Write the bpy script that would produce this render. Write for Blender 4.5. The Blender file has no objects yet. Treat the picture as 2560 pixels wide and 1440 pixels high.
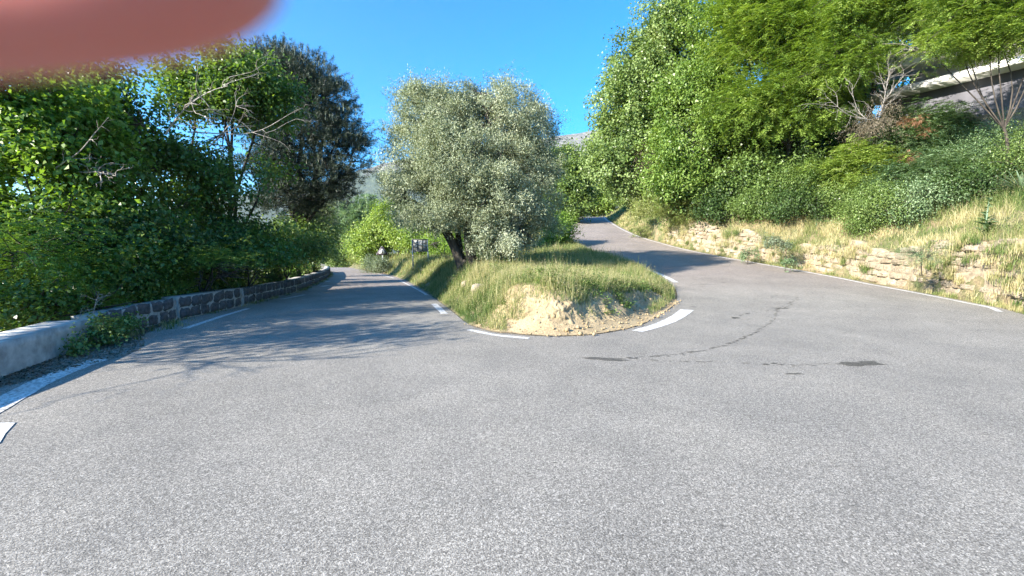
import bpy, math
import numpy as np
R = math.radians
sc = bpy.context.scene
COL = sc.collection

# ------------------------------------------------------------------ camera, sky, sun, exposure
F, CAMH = 1074.0, 1.6                      # focal length in photo pixels, eye height
PITCH = math.atan(100 / F)
cam = bpy.data.cameras.new('camera')
cam.sensor_width = 36.0
cam.lens = F / 2560 * 36.0
cam.clip_start = 0.008
cam.clip_end = 12000
cam.dof.use_dof = True                     # the real pinhole of a phone lens: only the fingertip a few cm away is soft
cam.dof.focus_distance = 9.0
cam.dof.aperture_fstop = 4.4
cam_o = bpy.data.objects.new('camera', cam)
cam_o.location = (0, 0, CAMH)
cam_o.rotation_euler = (math.pi / 2 - PITCH, 0, 0)
COL.objects.link(cam_o)
sc.camera = cam_o

SUN_EL, SUN_AZ = R(24.5), R(-125)            # azimuth measured from +Y towards +X: from the left, behind the camera
w = bpy.data.worlds.new('World'); sc.world = w; w.use_nodes = True
nt = w.node_tree
sky = nt.nodes.new('ShaderNodeTexSky'); sky.sky_type = 'NISHITA'; sky.sun_disc = False
sky.sun_elevation = SUN_EL; sky.sun_rotation = SUN_AZ
sky.air_density = 1.0; sky.dust_density = 0.15; sky.ozone_density = 4.0; sky.altitude = 300
bg = nt.nodes['Background']; bg.inputs['Strength'].default_value = 0.105
hs = nt.nodes.new('ShaderNodeHueSaturation'); hs.inputs['Saturation'].default_value = 1.55
nt.links.new(sky.outputs[0], hs.inputs['Color']); nt.links.new(hs.outputs[0], bg.inputs['Color'])
sun = bpy.data.lights.new('sun', 'SUN'); sun.energy = 5.0; sun.angle = R(0.53); sun.color = (1.0, 0.93, 0.82)
sun_o = bpy.data.objects.new('sun', sun); COL.objects.link(sun_o)
from mathutils import Vector
SD = Vector((math.sin(SUN_AZ) * math.cos(SUN_EL), math.cos(SUN_AZ) * math.cos(SUN_EL), math.sin(SUN_EL)))
sun_o.rotation_euler = (-SD).to_track_quat('-Z', 'Y').to_euler()
sc.view_settings.view_transform = 'Standard'; sc.view_settings.look = 'None'
sc.view_settings.exposure = 1.98; sc.view_settings.gamma = 1
sc.cycles.max_bounces = 6; sc.cycles.diffuse_bounces = 3; sc.cycles.glossy_bounces = 2
sc.cycles.transmission_bounces = 4; sc.cycles.transparent_max_bounces = 4; sc.cycles.volume_bounces = 0
sc.cycles.use_denoising = True
sc.cycles.caustics_reflective = False; sc.cycles.caustics_refractive = False

# ------------------------------------------------------------------ helpers
rng = np.random.default_rng(7)

def P(u, v, Y):
    """point seen at photo pixel (u, v) at depth Y"""
    a = (u - 1280) / F; b = (720 - v) / F
    dy = math.cos(PITCH) + b * math.sin(PITCH); dz = -math.sin(PITCH) + b * math.cos(PITCH)
    return np.array([a * Y / dy, Y, CAMH + dz * Y / dy])

def sm(t):
    t = np.clip(t, 0, 1); return t * t * (3 - 2 * t)

_ph = np.random.default_rng(3).uniform(0, 6.28, (40, 3))
_dr = np.random.default_rng(4).normal(size=(40, 3)); _dr /= np.linalg.norm(_dr, axis=1)[:, None]
def noise(p, scale=1.0, seed=0, oct=3):
    """cheap smooth noise in about -1..1"""
    p = np.asarray(p, float) * scale
    out = 0; amp = 1; tot = 0
    for o in range(oct):
        acc = 0
        for k in range(5):
            i = (seed * 7 + o * 5 + k * 3) % 40; j = (i + 11) % 40
            q = p @ _dr[i] * (1 + .23 * k) + _ph[i, 0]
            r = p @ _dr[j] * (1.3 - .11 * k) + _ph[j, 1]
            acc = acc + np.sin(q + 1.3 * np.sin(r))
        out = out + amp * acc / 2.6; tot += amp; amp *= .5; p = p * 2.1 + 5.3
    return out / tot

def mesh(name, V, Fc, mat, parent=None, tint=None, smooth=False, loc=None):
    """V (n,3), Fc (m,k) array or a list of such arrays"""
    V = np.asarray(V, np.float32)
    if loc is not None: V = V - np.asarray(loc, np.float32)
    Fl = Fc if isinstance(Fc, list) else [Fc]
    Fl = [np.asarray(f, np.int32) for f in Fl if len(f)]
    me = bpy.data.meshes.new(name)
    me.vertices.add(len(V)); me.vertices.foreach_set('co', V.ravel())
    nl = sum(f.size for f in Fl); nf = sum(len(f) for f in Fl)
    me.loops.add(nl); me.polygons.add(nf)
    me.loops.foreach_set('vertex_index', np.concatenate([f.ravel() for f in Fl]))
    tot = np.concatenate([np.full(len(f), f.shape[1], np.int32) for f in Fl])
    st = np.concatenate([[0], np.cumsum(tot)[:-1]]).astype(np.int32)
    me.polygons.foreach_set('loop_start', st)
    try: me.polygons.foreach_set('loop_total', tot)
    except Exception: pass
    if tint is not None:
        at = me.attributes.new('tint', 'FLOAT', 'FACE'); at.data.foreach_set('value', np.asarray(tint, np.float32))
    me.update(calc_edges=True)
    if smooth: me.polygons.foreach_set('use_smooth', np.ones(nf, bool))
    if mat: me.materials.append(mat)
    o = bpy.data.objects.new(name, me); COL.objects.link(o)
    if parent: o.parent = parent
    elif loc is not None: o.location = loc
    return o

def tag(o, label=None, cat=None, group=None, kind=None):
    if label: o['label'] = label
    if cat: o['category'] = cat
    if group: o['group'] = group
    if kind: o['kind'] = kind
    return o

def empty(name, loc, label, cat, group=None):
    o = bpy.data.objects.new(name, None); COL.objects.link(o); o.location = loc; o.empty_display_size = .2
    return tag(o, label, cat, group)

class MB:
    """collects simple shapes into one mesh"""
    def __init__(s): s.V = []; s.Q = []; s.T = []; s.n = 0
    def add(s, V, Q=(), T=()):
        V = np.asarray(V, float); s.V.append(V)
        if len(Q): s.Q.append(np.asarray(Q) + s.n)
        if len(T): s.T.append(np.asarray(T) + s.n)
        s.n += len(V)
    def box(s, c, size, ax=None):
        c = np.asarray(c, float); h = np.asarray(size, float) / 2
        A = np.eye(3) if ax is None else np.asarray(ax, float)
        b = np.array([[x, y, z] for x in (-1, 1) for y in (-1, 1) for z in (-1, 1)]) * h
        s.add(c + b @ A, [[0, 1, 3, 2], [4, 6, 7, 5], [0, 4, 5, 1], [2, 3, 7, 6], [0, 2, 6, 4], [1, 5, 7, 3]])
    def tube(s, pts, rad, n=6, cap=True):
        pts = np.asarray(pts, float); m = len(pts); rad = np.broadcast_to(rad, m)
        t = np.gradient(pts, axis=0); t /= np.linalg.norm(t, axis=1)[:, None] + 1e-9
        ref = np.array([0, 0, 1.]) if abs(t[0][2]) < .9 else np.array([1., 0, 0])
        a = np.cross(t, ref); a /= np.linalg.norm(a, axis=1)[:, None] + 1e-9; b = np.cross(t, a)
        an = np.arange(n) / n * 2 * math.pi
        V = pts[:, None] + rad[:, None, None] * (np.cos(an)[None, :, None] * a[:, None] + np.sin(an)[None, :, None] * b[:, None])
        i = np.arange(m - 1)[:, None] * n; j = np.arange(n)[None]; k = (j + 1) % n
        Q = np.stack([i + j, i + k, i + n + k, i + n + j], -1).reshape(-1, 4)
        T = []
        if cap:
            T = [[0, k + 1, k] for k in range(1, n - 1)] + [[(m - 1) * n, (m - 1) * n + k, (m - 1) * n + k + 1] for k in range(1, n - 1)]
        s.add(V.reshape(-1, 3), Q, T)
    def build(s, name, mat, parent=None, loc=None, smooth=False):
        V = np.concatenate(s.V); Fl = []
        if s.Q: Fl.append(np.concatenate(s.Q))
        if s.T: Fl.append(np.concatenate(s.T))
        return mesh(name, V, Fl, mat, parent, loc=loc, smooth=smooth)

def curve(pts, n):
    """catmull-rom through pts, n samples per segment"""
    p = np.asarray(pts, float); q = np.vstack([2 * p[0] - p[1], p, 2 * p[-1] - p[-2]]); out = []
    for i in range(1, len(q) - 2):
        t = np.linspace(0, 1, n, endpoint=False)[:, None]
        a, b, c, d = q[i - 1], q[i], q[i + 1], q[i + 2]
        out.append(.5 * (2 * b + (c - a) * t + (2 * a - 5 * b + 4 * c - d) * t ** 2 + (3 * b - a - 3 * c + d) * t ** 3))
    out.append(p[-1:]); return np.vstack(out)

# ------------------------------------------------------------------ materials
class NT:
    def __init__(s, name):
        s.m = bpy.data.materials.new(name); s.m.use_nodes = True; s.t = s.m.node_tree; s.p = s.t.nodes['Principled BSDF']
        s.out = s.t.nodes['Material Output']; s.co = None
    def n(s, ty, **kw):
        x = s.t.nodes.new(ty)
        for k, v in kw.items():
            if k.startswith('i_'):
                x.inputs[k[2:].replace('_', ' ')].default_value = v
            else: setattr(x, k, v)
        return x
    def l(s, a, b): s.t.links.new(a, b)
    def coord(s):
        if s.co is None:
            g = s.n('ShaderNodeNewGeometry'); s.co = g.outputs['Position']
        return s.co
    def noise(s, scale, detail=3, rough=.55, dist=0):
        x = s.n('ShaderNodeTexNoise'); x.inputs['Scale'].default_value = scale; x.inputs['Detail'].default_value = detail
        x.inputs['Roughness'].default_value = rough; x.inputs['Distortion'].default_value = dist
        s.l(s.coord(), x.inputs['Vector']); return x.outputs['Fac']
    def ramp(s, fac, stops, interp='LINEAR'):
        r = s.n('ShaderNodeValToRGB'); r.color_ramp.interpolation = interp
        e = r.color_ramp.elements
        while len(e) < len(stops): e.new(.5)
        for k, (pos, c) in enumerate(stops):
            e[k].position = pos; e[k].color = tuple(c) + (1,) if len(c) == 3 else c
        s.l(fac, r.inputs['Fac']); return r.outputs['Color']
    def mix(s, fac, a, b, mode='MIX'):
        x = s.n('ShaderNodeMix', data_type='RGBA', blend_type=mode)
        for inp, val in ((x.inputs[0], fac), (x.inputs[6], a), (x.inputs[7], b)):
            if hasattr(val, 'is_output') or hasattr(val, 'links') and not isinstance(val, (tuple, float)): s.l(val, inp)
            elif isinstance(val, tuple): inp.default_value = val + (1,) if len(val) == 3 else val
            else: inp.default_value = val
        return x.outputs[2]
    def bump(s, h, strength, dist):
        b = s.n('ShaderNodeBump'); b.inputs['Strength'].default_value = strength; b.inputs['Distance'].default_value = dist
        s.l(h, b.inputs['Height']); s.l(b.outputs['Normal'], s.p.inputs['Normal'])

def g3(v): return (v, v, v)

def mat_simple(name, c, rough=.8, var=.25, scale=6, metallic=0, bump=0):
    s = NT(name); f = s.noise(scale, 5)
    a = tuple(x * (1 - var) for x in c); b = tuple(min(1, x * (1 + var)) for x in c)
    s.l(s.ramp(f, [(.3, a), (.7, b)]), s.p.inputs['Base Color'])
    s.p.inputs['Roughness'].default_value = rough; s.p.inputs['Metallic'].default_value = metallic
    if bump: s.bump(f, bump, .02)
    return s.m

def mat_asphalt(name, k=1.0, rough=.85):
    s = NT(name)
    v = s.n('ShaderNodeTexVoronoi'); v.inputs['Scale'].default_value = 110; s.l(s.coord(), v.inputs['Vector'])
    fine = s.noise(120, 2, .7)
    stone = s.ramp(v.outputs['Color'], [(.15, (.150 * k, .138 * k, .119 * k)), (.55, (.257 * k, .238 * k, .206 * k)), (.9, (.425 * k, .394 * k, .343 * k))])
    gr = s.ramp(fine, [(.36, g3(.42)), (.50, g3(.97)), (.66, g3(1.38))])
    c = s.mix(1.0, stone, gr, 'MULTIPLY')
    cg = s.ramp(s.noise(34, 3, .75), [(.36, g3(.80)), (.50, g3(1.0)), (.64, g3(1.16))]); c = s.mix(1.0, c, cg, 'MULTIPLY')
    mid = s.ramp(s.noise(.9, 6, .62, .4), [(.3, (.84, .845, .85)), (.7, (1.10, 1.095, 1.08))])
    c = s.mix(1.0, c, mid, 'MULTIPLY')
    big = s.ramp(s.noise(.22, 4, .6, 1.2), [(.38, g3(.93)), (.6, g3(1.05))]); c = s.mix(1.0, c, big, 'MULTIPLY')
    # the upper arm of the road has older, slightly pink surfacing
    sep = s.n('ShaderNodeSeparateXYZ'); s.l(s.coord(), sep.inputs[0])
    mr = s.n('ShaderNodeMapRange'); mr.inputs[1].default_value = 12.5; mr.inputs[2].default_value = 19; s.l(sep.outputs[1], mr.inputs[0])
    pk = s.mix(mr.outputs[0], (1, 1, 1), (1.04, .965, .985)); c = s.mix(1.0, c, pk, 'MULTIPLY')
    # small dark tar spots
    v2 = s.n('ShaderNodeTexVoronoi'); v2.inputs['Scale'].default_value = .55; s.l(s.coord(), v2.inputs['Vector'])
    sp = s.ramp(v2.outputs['Distance'], [(.035, g3(.55)), (.055, g3(1))]); c = s.mix(1.0, c, sp, 'MULTIPLY')
    # fine hairline cracks and crazing
    v3 = s.n('ShaderNodeTexVoronoi', feature='DISTANCE_TO_EDGE'); v3.inputs['Scale'].default_value = .33
    nd = s.n('ShaderNodeTexNoise'); nd.inputs['Scale'].default_value = 1.6; nd.inputs['Detail'].default_value = 5; s.l(s.coord(), nd.inputs['Vector'])
    ad = s.n('ShaderNodeVectorMath', operation='MULTIPLY_ADD'); s.l(nd.outputs['Color'], ad.inputs[0]); ad.inputs[1].default_value = (1.6, 1.6, 0); s.l(s.coord(), ad.inputs[2])
    s.l(ad.outputs[0], v3.inputs['Vector'])
    ck = s.ramp(v3.outputs['Distance'], [(.0, g3(.78)), (.006, g3(1))]); c = s.mix(.6, c, s.mix(1.0, c, ck, 'MULTIPLY'))
    s.l(c, s.p.inputs['Base Color']); s.p.inputs['Roughness'].default_value = rough
    s.p.inputs['Specular IOR Level'].default_value = .35
    s.bump(fine, .75, .006)
    return s.m

def mat_paint():
    s = NT('road_paint')
    f = s.noise(26, 5, .7); g = s.noise(2.2, 3)
    c = s.mix(s.ramp(f, [(.40, g3(0)), (.54, g3(1))]), (.25, .24, .22), s.mix(s.ramp(g, [(.35, g3(0)), (.65, g3(1))]), (.56, .555, .53), (.74, .735, .71)))
    s.l(c, s.p.inputs['Base Color']); s.p.inputs['Roughness'].default_value = .7; s.bump(f, .4, .004); return s.m

def mat_leaf(name, cols, trans=.38, tcol=(1.25, 1.35, .55), rough=.45, spec=.35):
    """cols: colours along the per-leaf random value"""
    s = NT(name); at = s.n('ShaderNodeAttribute', attribute_name='tint', attribute_type='GEOMETRY')
    n = len(cols); c = s.ramp(at.outputs['Fac'], [(i / (n - 1), x) for i, x in enumerate(cols)])
    s.l(c, s.p.inputs['Base Color']); s.p.inputs['Roughness'].default_value = rough; s.p.inputs['Specular IOR Level'].default_value = spec
    t = s.n('ShaderNodeBsdfTranslucent'); s.l(s.mix(1.0, c, tcol, 'MULTIPLY'), t.inputs['Color'])
    m = s.n('ShaderNodeMixShader'); m.inputs[0].default_value = trans
    s.l(s.p.outputs[0], m.inputs[1]); s.l(t.outputs[0], m.inputs[2]); s.l(m.outputs[0], s.out.inputs['Surface']); return s.m

def mat_ground():
    s = NT('earth')
    a = s.noise(1.3, 6, .6); b = s.noise(14, 5, .7)
    c1 = s.ramp(b, [(.3, (.13, .10, .055)), (.55, (.26, .20, .11)), (.8, (.40, .32, .19))])
    c2 = s.ramp(b, [(.3, (.04, .06, .018)), (.7, (.12, .13, .045))])
    s.l(s.mix(s.ramp(a, [(.4, g3(0)), (.6, g3(1))]), c1, c2), s.p.inputs['Base Color'])
    s.p.inputs['Roughness'].default_value = .95; s.bump(b, .8, .05); return s.m

def mat_dirt():
    s = NT('sandy_soil')
    a = s.noise(3.0, 5, .6); b = s.noise(38, 5, .75)
    c = s.ramp(b, [(.28, (.20, .15, .085)), (.5, (.40, .315, .19)), (.75, (.54, .445, .29))])
    c = s.mix(1.0, c, s.ramp(a, [(.35, (.82, .78, .72)), (.65, (1.1, 1.08, 1.03))]), 'MULTIPLY')
    s.l(c, s.p.inputs['Base Color']); s.p.inputs['Roughness'].default_value = .95; s.bump(b, .9, .03); return s.m

def mat_limestone():
    s = NT('limestone')
    a = s.noise(2.1, 5, .6); b = s.noise(22, 6, .7)
    c = s.ramp(b, [(.25, (.13, .11, .082)), (.45, (.31, .27, .205)), (.75, (.48, .43, .345))])
    c = s.mix(1.0, c, s.ramp(a, [(.3, (.72, .66, .58)), (.6, (1.08, 1.06, 1.02))]), 'MULTIPLY')
    at = s.n('ShaderNodeAttribute', attribute_name='tint', attribute_type='GEOMETRY'); c = s.mix(1.0, c, s.ramp(at.outputs['Fac'], [(0, (.98, .97, .95)), (.2, (.84, .81, .76)), (.6, (1.0, .98, .95)), (.85, (1.15, 1.12, 1.08)), (1, (.85, .80, .72))]), 'MULTIPLY')
    s.l(c, s.p.inputs['Base Color']); s.p.inputs['Roughness'].default_value = .92; s.bump(b, 1.0, .06); return s.m

def mat_bark(name, a, b, scale=9):
    s = NT(name); mp = s.n('ShaderNodeMapping'); mp.inputs['Scale'].default_value = (1, 1, .25); s.l(s.coord(), mp.inputs['Vector'])
    x = s.n('ShaderNodeTexNoise'); x.inputs['Scale'].default_value = scale; x.inputs['Detail'].default_value = 6; s.l(mp.outputs[0], x.inputs['Vector'])
    s.l(s.ramp(x.outputs['Fac'], [(.35, a), (.65, b)]), s.p.inputs['Base Color']); s.p.inputs['Roughness'].default_value = .9
    s.bump(x.outputs['Fac'], .8, .03); return s.m

M = dict(
    asphalt=mat_asphalt('asphalt'), wet=mat_asphalt('wet_asphalt', .42, .55), paint=mat_paint(), earth=mat_ground(), dirt=mat_dirt(), lime=mat_limestone(),
    basalt=mat_simple('basalt', (.075, .070, .070), .85, .5, 14, bump=.6), mortar=mat_simple('mortar', (.34, .32, .29), .9, .25, 12, bump=.5),
    concrete=mat_simple('concrete', (.40, .385, .355), .9, .38, 5.5, bump=.6),
    bark=mat_bark('bark', (.025, .02, .016), (.085, .07, .055)), bark_grey=mat_bark('grey_bark', (.07, .065, .058), (.24, .22, .20)),
    dead=mat_bark('dead_wood', (.20, .175, .15), (.42, .38, .34), 20),
    white=mat_simple('white_render', (.78, .77, .74), .7, .06, 2), shade_toned_render=mat_simple('shade_toned_render', (.12, .12, .14), .85, .25, 1.5),  # lower house wall: shade of overhang and trees is put into its dark colour
    beige_render=mat_simple('beige_render', (.52, .50, .46), .8, .06, 1.5),
    steel=mat_simple('galvanised_steel', (.36, .37, .38), .5, .15, 9, .5), darkframe=mat_simple('dark_steel', (.05, .055, .05), .5, .2, 9),
    panel=mat_simple('sign_back', (.42, .42, .39), .5, .1, 3, .2), wall_earth=mat_simple('wall_earth', (.27, .215, .145), .95, .4, 9, bump=.8), cream=mat_simple('cream_wall', (.62, .55, .42), .85, .1, 3),
    tile=mat_simple('roof_tile', (.42, .20, .12), .8, .3, 9), glass=mat_simple('window_glass', (.03, .035, .04), .1, .2, 2),
)
# leaves
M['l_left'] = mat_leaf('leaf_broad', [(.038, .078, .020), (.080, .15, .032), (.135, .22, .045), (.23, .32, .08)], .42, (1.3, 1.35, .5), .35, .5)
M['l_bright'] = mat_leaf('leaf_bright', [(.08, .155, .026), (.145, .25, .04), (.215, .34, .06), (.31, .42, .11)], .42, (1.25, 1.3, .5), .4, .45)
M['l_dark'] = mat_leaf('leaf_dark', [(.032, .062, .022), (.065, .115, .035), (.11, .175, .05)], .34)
M['l_olive'] = mat_leaf('leaf_olive', [(.15, .18, .10), (.26, .30, .185), (.38, .42, .28), (.52, .55, .41)], .24, (1.05, 1.1, .7), .55, .3)
M['l_pine'] = mat_leaf('needle', [(.018, .030, .024), (.032, .050, .034), (.075, .10, .055)], .12, (1, 1.1, .6), .5)
M['l_poplar'] = mat_leaf('leaf_poplar', [(.085, .135, .04), (.16, .235, .07), (.26, .345, .12), (.40, .47, .22)], .34, (1.2, 1.25, .6), .4, .45)
M['l_chest'] = mat_leaf('leaf_chestnut', [(.06, .115, .025), (.125, .21, .04), (.21, .31, .065), (.33, .42, .14)], .36, (1.2, 1.25, .5), .4, .45)
M['l_locust'] = mat_leaf('leaf_locust', [(.085, .145, .03), (.155, .245, .045), (.26, .36, .07), (.40, .48, .17)], .36, (1.2, 1.2, .5), .45, .4)
M['l_mid'] = mat_leaf('leaf_mid', [(.065, .115, .03), (.13, .20, .05), (.205, .29, .08), (.32, .39, .15)], .34, (1.2, 1.25, .55), .4, .45)
M['l_blue'] = mat_leaf('leaf_bluish', [(.06, .115, .05), (.115, .19, .085), (.19, .275, .135), (.29, .37, .21)], .28)
M['l_grey'] = mat_leaf('leaf_greygreen', [(.09, .125, .075), (.16, .20, .12), (.26, .30, .20)], .25)
M['l_yellow'] = mat_leaf('leaf_yellowgreen', [(.11, .15, .045), (.20, .24, .075), (.32, .35, .14), (.42, .43, .22)], .35)
M['l_rust'] = mat_leaf('leaf_rust', [(.22, .11, .06), (.36, .19, .11)], .25, (1.1, 1, .8))
M['l_brown'] = mat_leaf('leaf_brown', [(.10, .085, .055), (.19, .155, .10), (.30, .25, .175)], .2, (1, 1, .9))
M['grass'] = mat_leaf('grass_blade', [(.055, .11, .025), (.12, .185, .045), (.23, .26, .09), (.42, .38, .19), (.60, .52, .31)], .35, (1.1, 1.1, .7), .6, .25)
M['straw'] = mat_leaf('straw', [(.26, .20, .09), (.42, .33, .16), (.58, .47, .26), (.66, .56, .36)], .3, (1.05, 1, .8), .7, .15)

# ------------------------------------------------------------------ road heights and plan
def zL(y): return np.interp(y, [-20, 0, 10, 14, 26, 60, 75, 90, 200], [0, 0, 0, -.06, -.32, -1.1, -2, -3.2, -10])
def zR(y): return np.interp(y, [-20, 0, 9, 12, 16, 21.5, 33, 45, 58, 64, 80, 200], [0, 0, 0, .06, .28, .78, 2.2, 3.9, 5.75, 6.0, 5.4, 2])
def zr(x, y):
    k = sm((x + 2) / 5); return k * zR(y) + (1 - k) * zL(y)
def G(u, v):
    """where the ray through a photo pixel meets the road"""
    Y = np.arange(1.5, 70, .02); a = (u - 1280) / F; b = (720 - v) / F
    dy = math.cos(PITCH) + b * math.sin(PITCH); dz = -math.sin(PITCH) + b * math.cos(PITCH)
    X = a * Y / dy; Z = CAMH + dz * Y / dy; i = int(np.argmax(Z < zr(X, Y))); return X[i], Y[i]

OUT = [(-33, 70.5), (-26, 58), (-17.15, 40.4), (-11.8, 27.2), (-8.75, 17.8), (-8.05, 14.7), (-7.65, 12.3), (-7.45, 10.4), (-7.2, 8.1), (-6.5, 5.6),
       (-5.8, 3), (-5.2, .5), (-4.2, -2.5), (-1.5, -5), (2.5, -6.3), (7, -5.2), (10, -2), (11.3, 2), (11.7, 6), (12.0, 9.5), (12.85, 11.4), (13.2, 13.4),
       (13.4, 16.5), (13.15, 19.2), (12.7, 21.9), (11.85, 24.2), (11.1, 27.8), (10.8, 31.7), (10.55, 37.2), (10.95, 44.7), (11.85, 53.8), (13.5, 64), (14, 80)]
INN = [(-28, 73), (-21.8, 59), (-12.8, 40.8), (-7.1, 27.4), (-3.8, 18), (-2.65, 14.4), (-1.95, 12.2), (-1.45, 10.6), (-.93, 9.0), (-.39, 8.2),
       (0, 7.98), (.3, 7.84), (.6, 7.76), (.88, 7.74), (1.2, 7.79), (1.5, 7.9), (1.85, 8.13), (2.23, 8.44), (2.65, 8.9), (3.02, 9.44), (4.07, 11.1), (4.95, 12.8),
       (5.75, 15.3), (6.05, 18), (6.02, 20.9), (5.6, 23.2), (4.75, 28), (4.6, 31.7), (4.9, 37), (5.8, 45.2), (7.0, 54.3), (8.8, 65), (9.5, 80)]
NS = 10
oc, ic = curve(OUT, NS), curve(INN, NS)
t = np.linspace(0, 1, 31)
XY = oc[:, None] * (1 - t)[None, :, None] + ic[:, None] * t[None, :, None]
n0, n1 = XY.shape[:2]
ii, jj = np.meshgrid(np.arange(n0 - 1), np.arange(n1 - 1), indexing='ij')
Qg = np.stack([ii * n1 + jj, ii * n1 + jj + 1, (ii + 1) * n1 + jj + 1, (ii + 1) * n1 + jj], -1).reshape(-1, 4)[:, ::-1]
x, y = XY[..., 0].ravel(), XY[..., 1].ravel()
road = mesh('road', np.stack([x, y, zr(x, y)], 1), Qg, M['asphalt'], smooth=True)
tag(road, kind='structure')

def seg_dist(px, py, poly):
    """distance to a polyline, arc length at the nearest point"""
    best = np.full(px.shape, 1e9); bs = np.zeros(px.shape); acc = 0
    for a, b in zip(poly[:-1], poly[1:]):
        d = b - a; L = math.hypot(*d) + 1e-9
        tt = np.clip(((px - a[0]) * d[0] + (py - a[1]) * d[1]) / L ** 2, 0, 1)
        q = np.hypot(px - a[0] - tt * d[0], py - a[1] - tt * d[1]); m = q < best
        best = np.where(m, q, best); bs = np.where(m, acc + tt * L, bs); acc += L
    return best, bs
def inside(px, py, poly):
    r = np.zeros(px.shape, bool)
    for a, b in zip(poly, np.roll(poly, -1, 0)):
        c = (a[1] > py) != (b[1] > py)
        with np.errstate(divide='ignore', invalid='ignore'):
            xi = (b[0] - a[0]) * (py - a[1]) / (b[1] - a[1]) + a[0]
        r ^= c & (px < xi)
    return r
OC, IC = curve(OUT, 3), curve(INN, 3)
OC = np.vstack([[(-170, 400), (-60, 120)], OC, [(14, 400)]]); IC = np.vstack([[(-160, 402), (-54, 124)], IC, [(9.5, 400)]])
IBEH = int(np.argmin(OC[:, 1]))
OL, OR = OC[:IBEH + 1], OC[IBEH:]
ROADP = np.vstack([OC, IC[::-1]])

def wall_h(s): return 1.45 + .25 * np.sin(s * .35) + .12 * np.sin(s * 1.3 + 1)

def zt(x, y):
    """ground height anywhere"""
    x = np.asarray(x, float); y = np.asarray(y, float); sh = x.shape; x = x.ravel(); y = y.ravel()
    z = zr(np.clip(x, -60, 60), y); near = (np.abs(x) < 90) & (y < 200) & (y > -60)
    p3 = np.stack([x, y, 0 * x], 1)
    inr = inside(x, y, ROADP); isl = inside(x, y, IC)
    out = np.where(inr, z - .05, 0.0)
    if isl.any():
        xi, yi = x[isl], y[isl]; d, s = seg_dist(xi, yi, IC); zz = zr(xi, yi)
        k = sm((xi + 4) / 10)
        left = zL(yi) + 1.05; right = zR(yi) + .42
        far = sm((yi - 24) / 30); left = left + far * .5; kk = sm((xi - (-4 - yi * .12)) / (10 + yi * .22))
        top = np.where(yi < 24, left * (1 - k) + right * k, left * (1 - kk) + right * kk)
        top = top + .05 * noise(p3[isl], 1.2, 2) + .24 * sm((12.6 - yi) / 2.5) * sm((xi + 1.0) / 1.6)
        front = sm((13 - yi) / 2.5) * sm((xi + 1.2) / 1.2)
        prof_side = sm(d / 1.5) ** .8
        wob = .22 * noise(p3[isl] * [1, 1, 0], 1.6, 8)
        prof_front = .12 * sm(d / .5) + .66 * sm((d + wob - .30) / .95) + .22 * sm((d - .9) / 2.2)
        pr = prof_side * (1 - front) + prof_front * front
        out[isl] = zz - .02 + (np.maximum(top, zz + .12) - zz) * pr
    rest = ~inr & ~isl
    xr, yr = x[rest], y[rest]
    dl, sl = seg_dist(xr, yr, OL); dr, sr = seg_dist(xr, yr, OR)
    zl_ = zL(np.clip(yr, -20, 200)); zr_ = zR(np.clip(yr, -20, 200))
    Lh = zl_ - .05 * sm(dl / .3) - .75 * sm((dl - .6) / 1.2) - .55 * np.clip(dl - 1.5, 0, 26) - .04 * np.clip(dl - 27, 0, 400)
    wh = wall_h(sr) * sm((yr - 2) / 6) * (1 - .9 * sm((yr - 33) / 2.5)) 
    bank = .55 * np.clip(dr - .5, 0, 16) * (.55 + .45 * sm((yr - 0) / 6)) + .18 * np.clip(dr - 16.5, 0, 120)
    Rh = zr_ - .02 + wh * sm((dr - .42) / .12) + bank * sm((dr - .3) / 1.2)
    nn = noise(p3[rest], .6, 5)
    o = np.where(dr < dl, Rh + .12 * nn * sm((dr - 1) / 2), Lh + .15 * nn * sm((dl - 1) / 2))
    # blend the two where they meet far behind and far ahead
    m = sm((dl - dr) / 30 * .5 + .5); o = np.where(np.minimum(dl, dr) > 8, Rh * m + Lh * (1 - m) + .3 * nn, o)
    out[rest] = o
    return out.reshape(sh)

def TG(u, v, y0=6, y1=75):
    """where the ray through a photo pixel first meets the terrain"""
    Y = np.arange(y0, y1, .05); a = (u - 1280) / F; b = (720 - v) / F
    dy = math.cos(PITCH) + b * math.sin(PITCH); dz = -math.sin(PITCH) + b * math.cos(PITCH)
    X = a * Y / dy; Z = CAMH + dz * Y / dy; h = Z < zt(X, Y); i = int(np.argmax(h)); 
    return (Y[i] if h[i] else None)

def axis(segs):
    a = []
    for lo, hi, st in segs: a.append(np.arange(lo, hi, st))
    return np.concatenate(a)
gx = axis([(-3500, -500, 500), (-500, -120, 40), (-120, -40, 5), (-40, -12, .8), (-12, -3, .3), (-3, 6.4, .1), (6.4, 16, .2), (16, 42, .7), (42, 120, 5), (120, 500, 40), (500, 3501, 500)])
gy = axis([(-900, -200, 100), (-200, -20, 12), (-20, 3, 1), (3, 7.4, .4), (7.4, 13, .1), (13, 40, .3), (40, 80, .8), (80, 200, 6), (200, 600, 50), (600, 3801, 400)])
GX, GY = np.meshgrid(gx, gy, indexing='ij'); a, b = GX.shape
ii, jj = np.meshgrid(np.arange(a - 1), np.arange(b - 1), indexing='ij')
Qg = np.stack([ii * b + jj, (ii + 1) * b + jj, (ii + 1) * b + jj + 1, ii * b + jj + 1], -1).reshape(-1, 4)
GZ = zt(GX, GY)
ground = mesh('ground', np.stack([GX.ravel(), GY.ravel(), GZ.ravel()], 1), Qg, M['earth'], smooth=True)
tag(ground, kind='structure')

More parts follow.
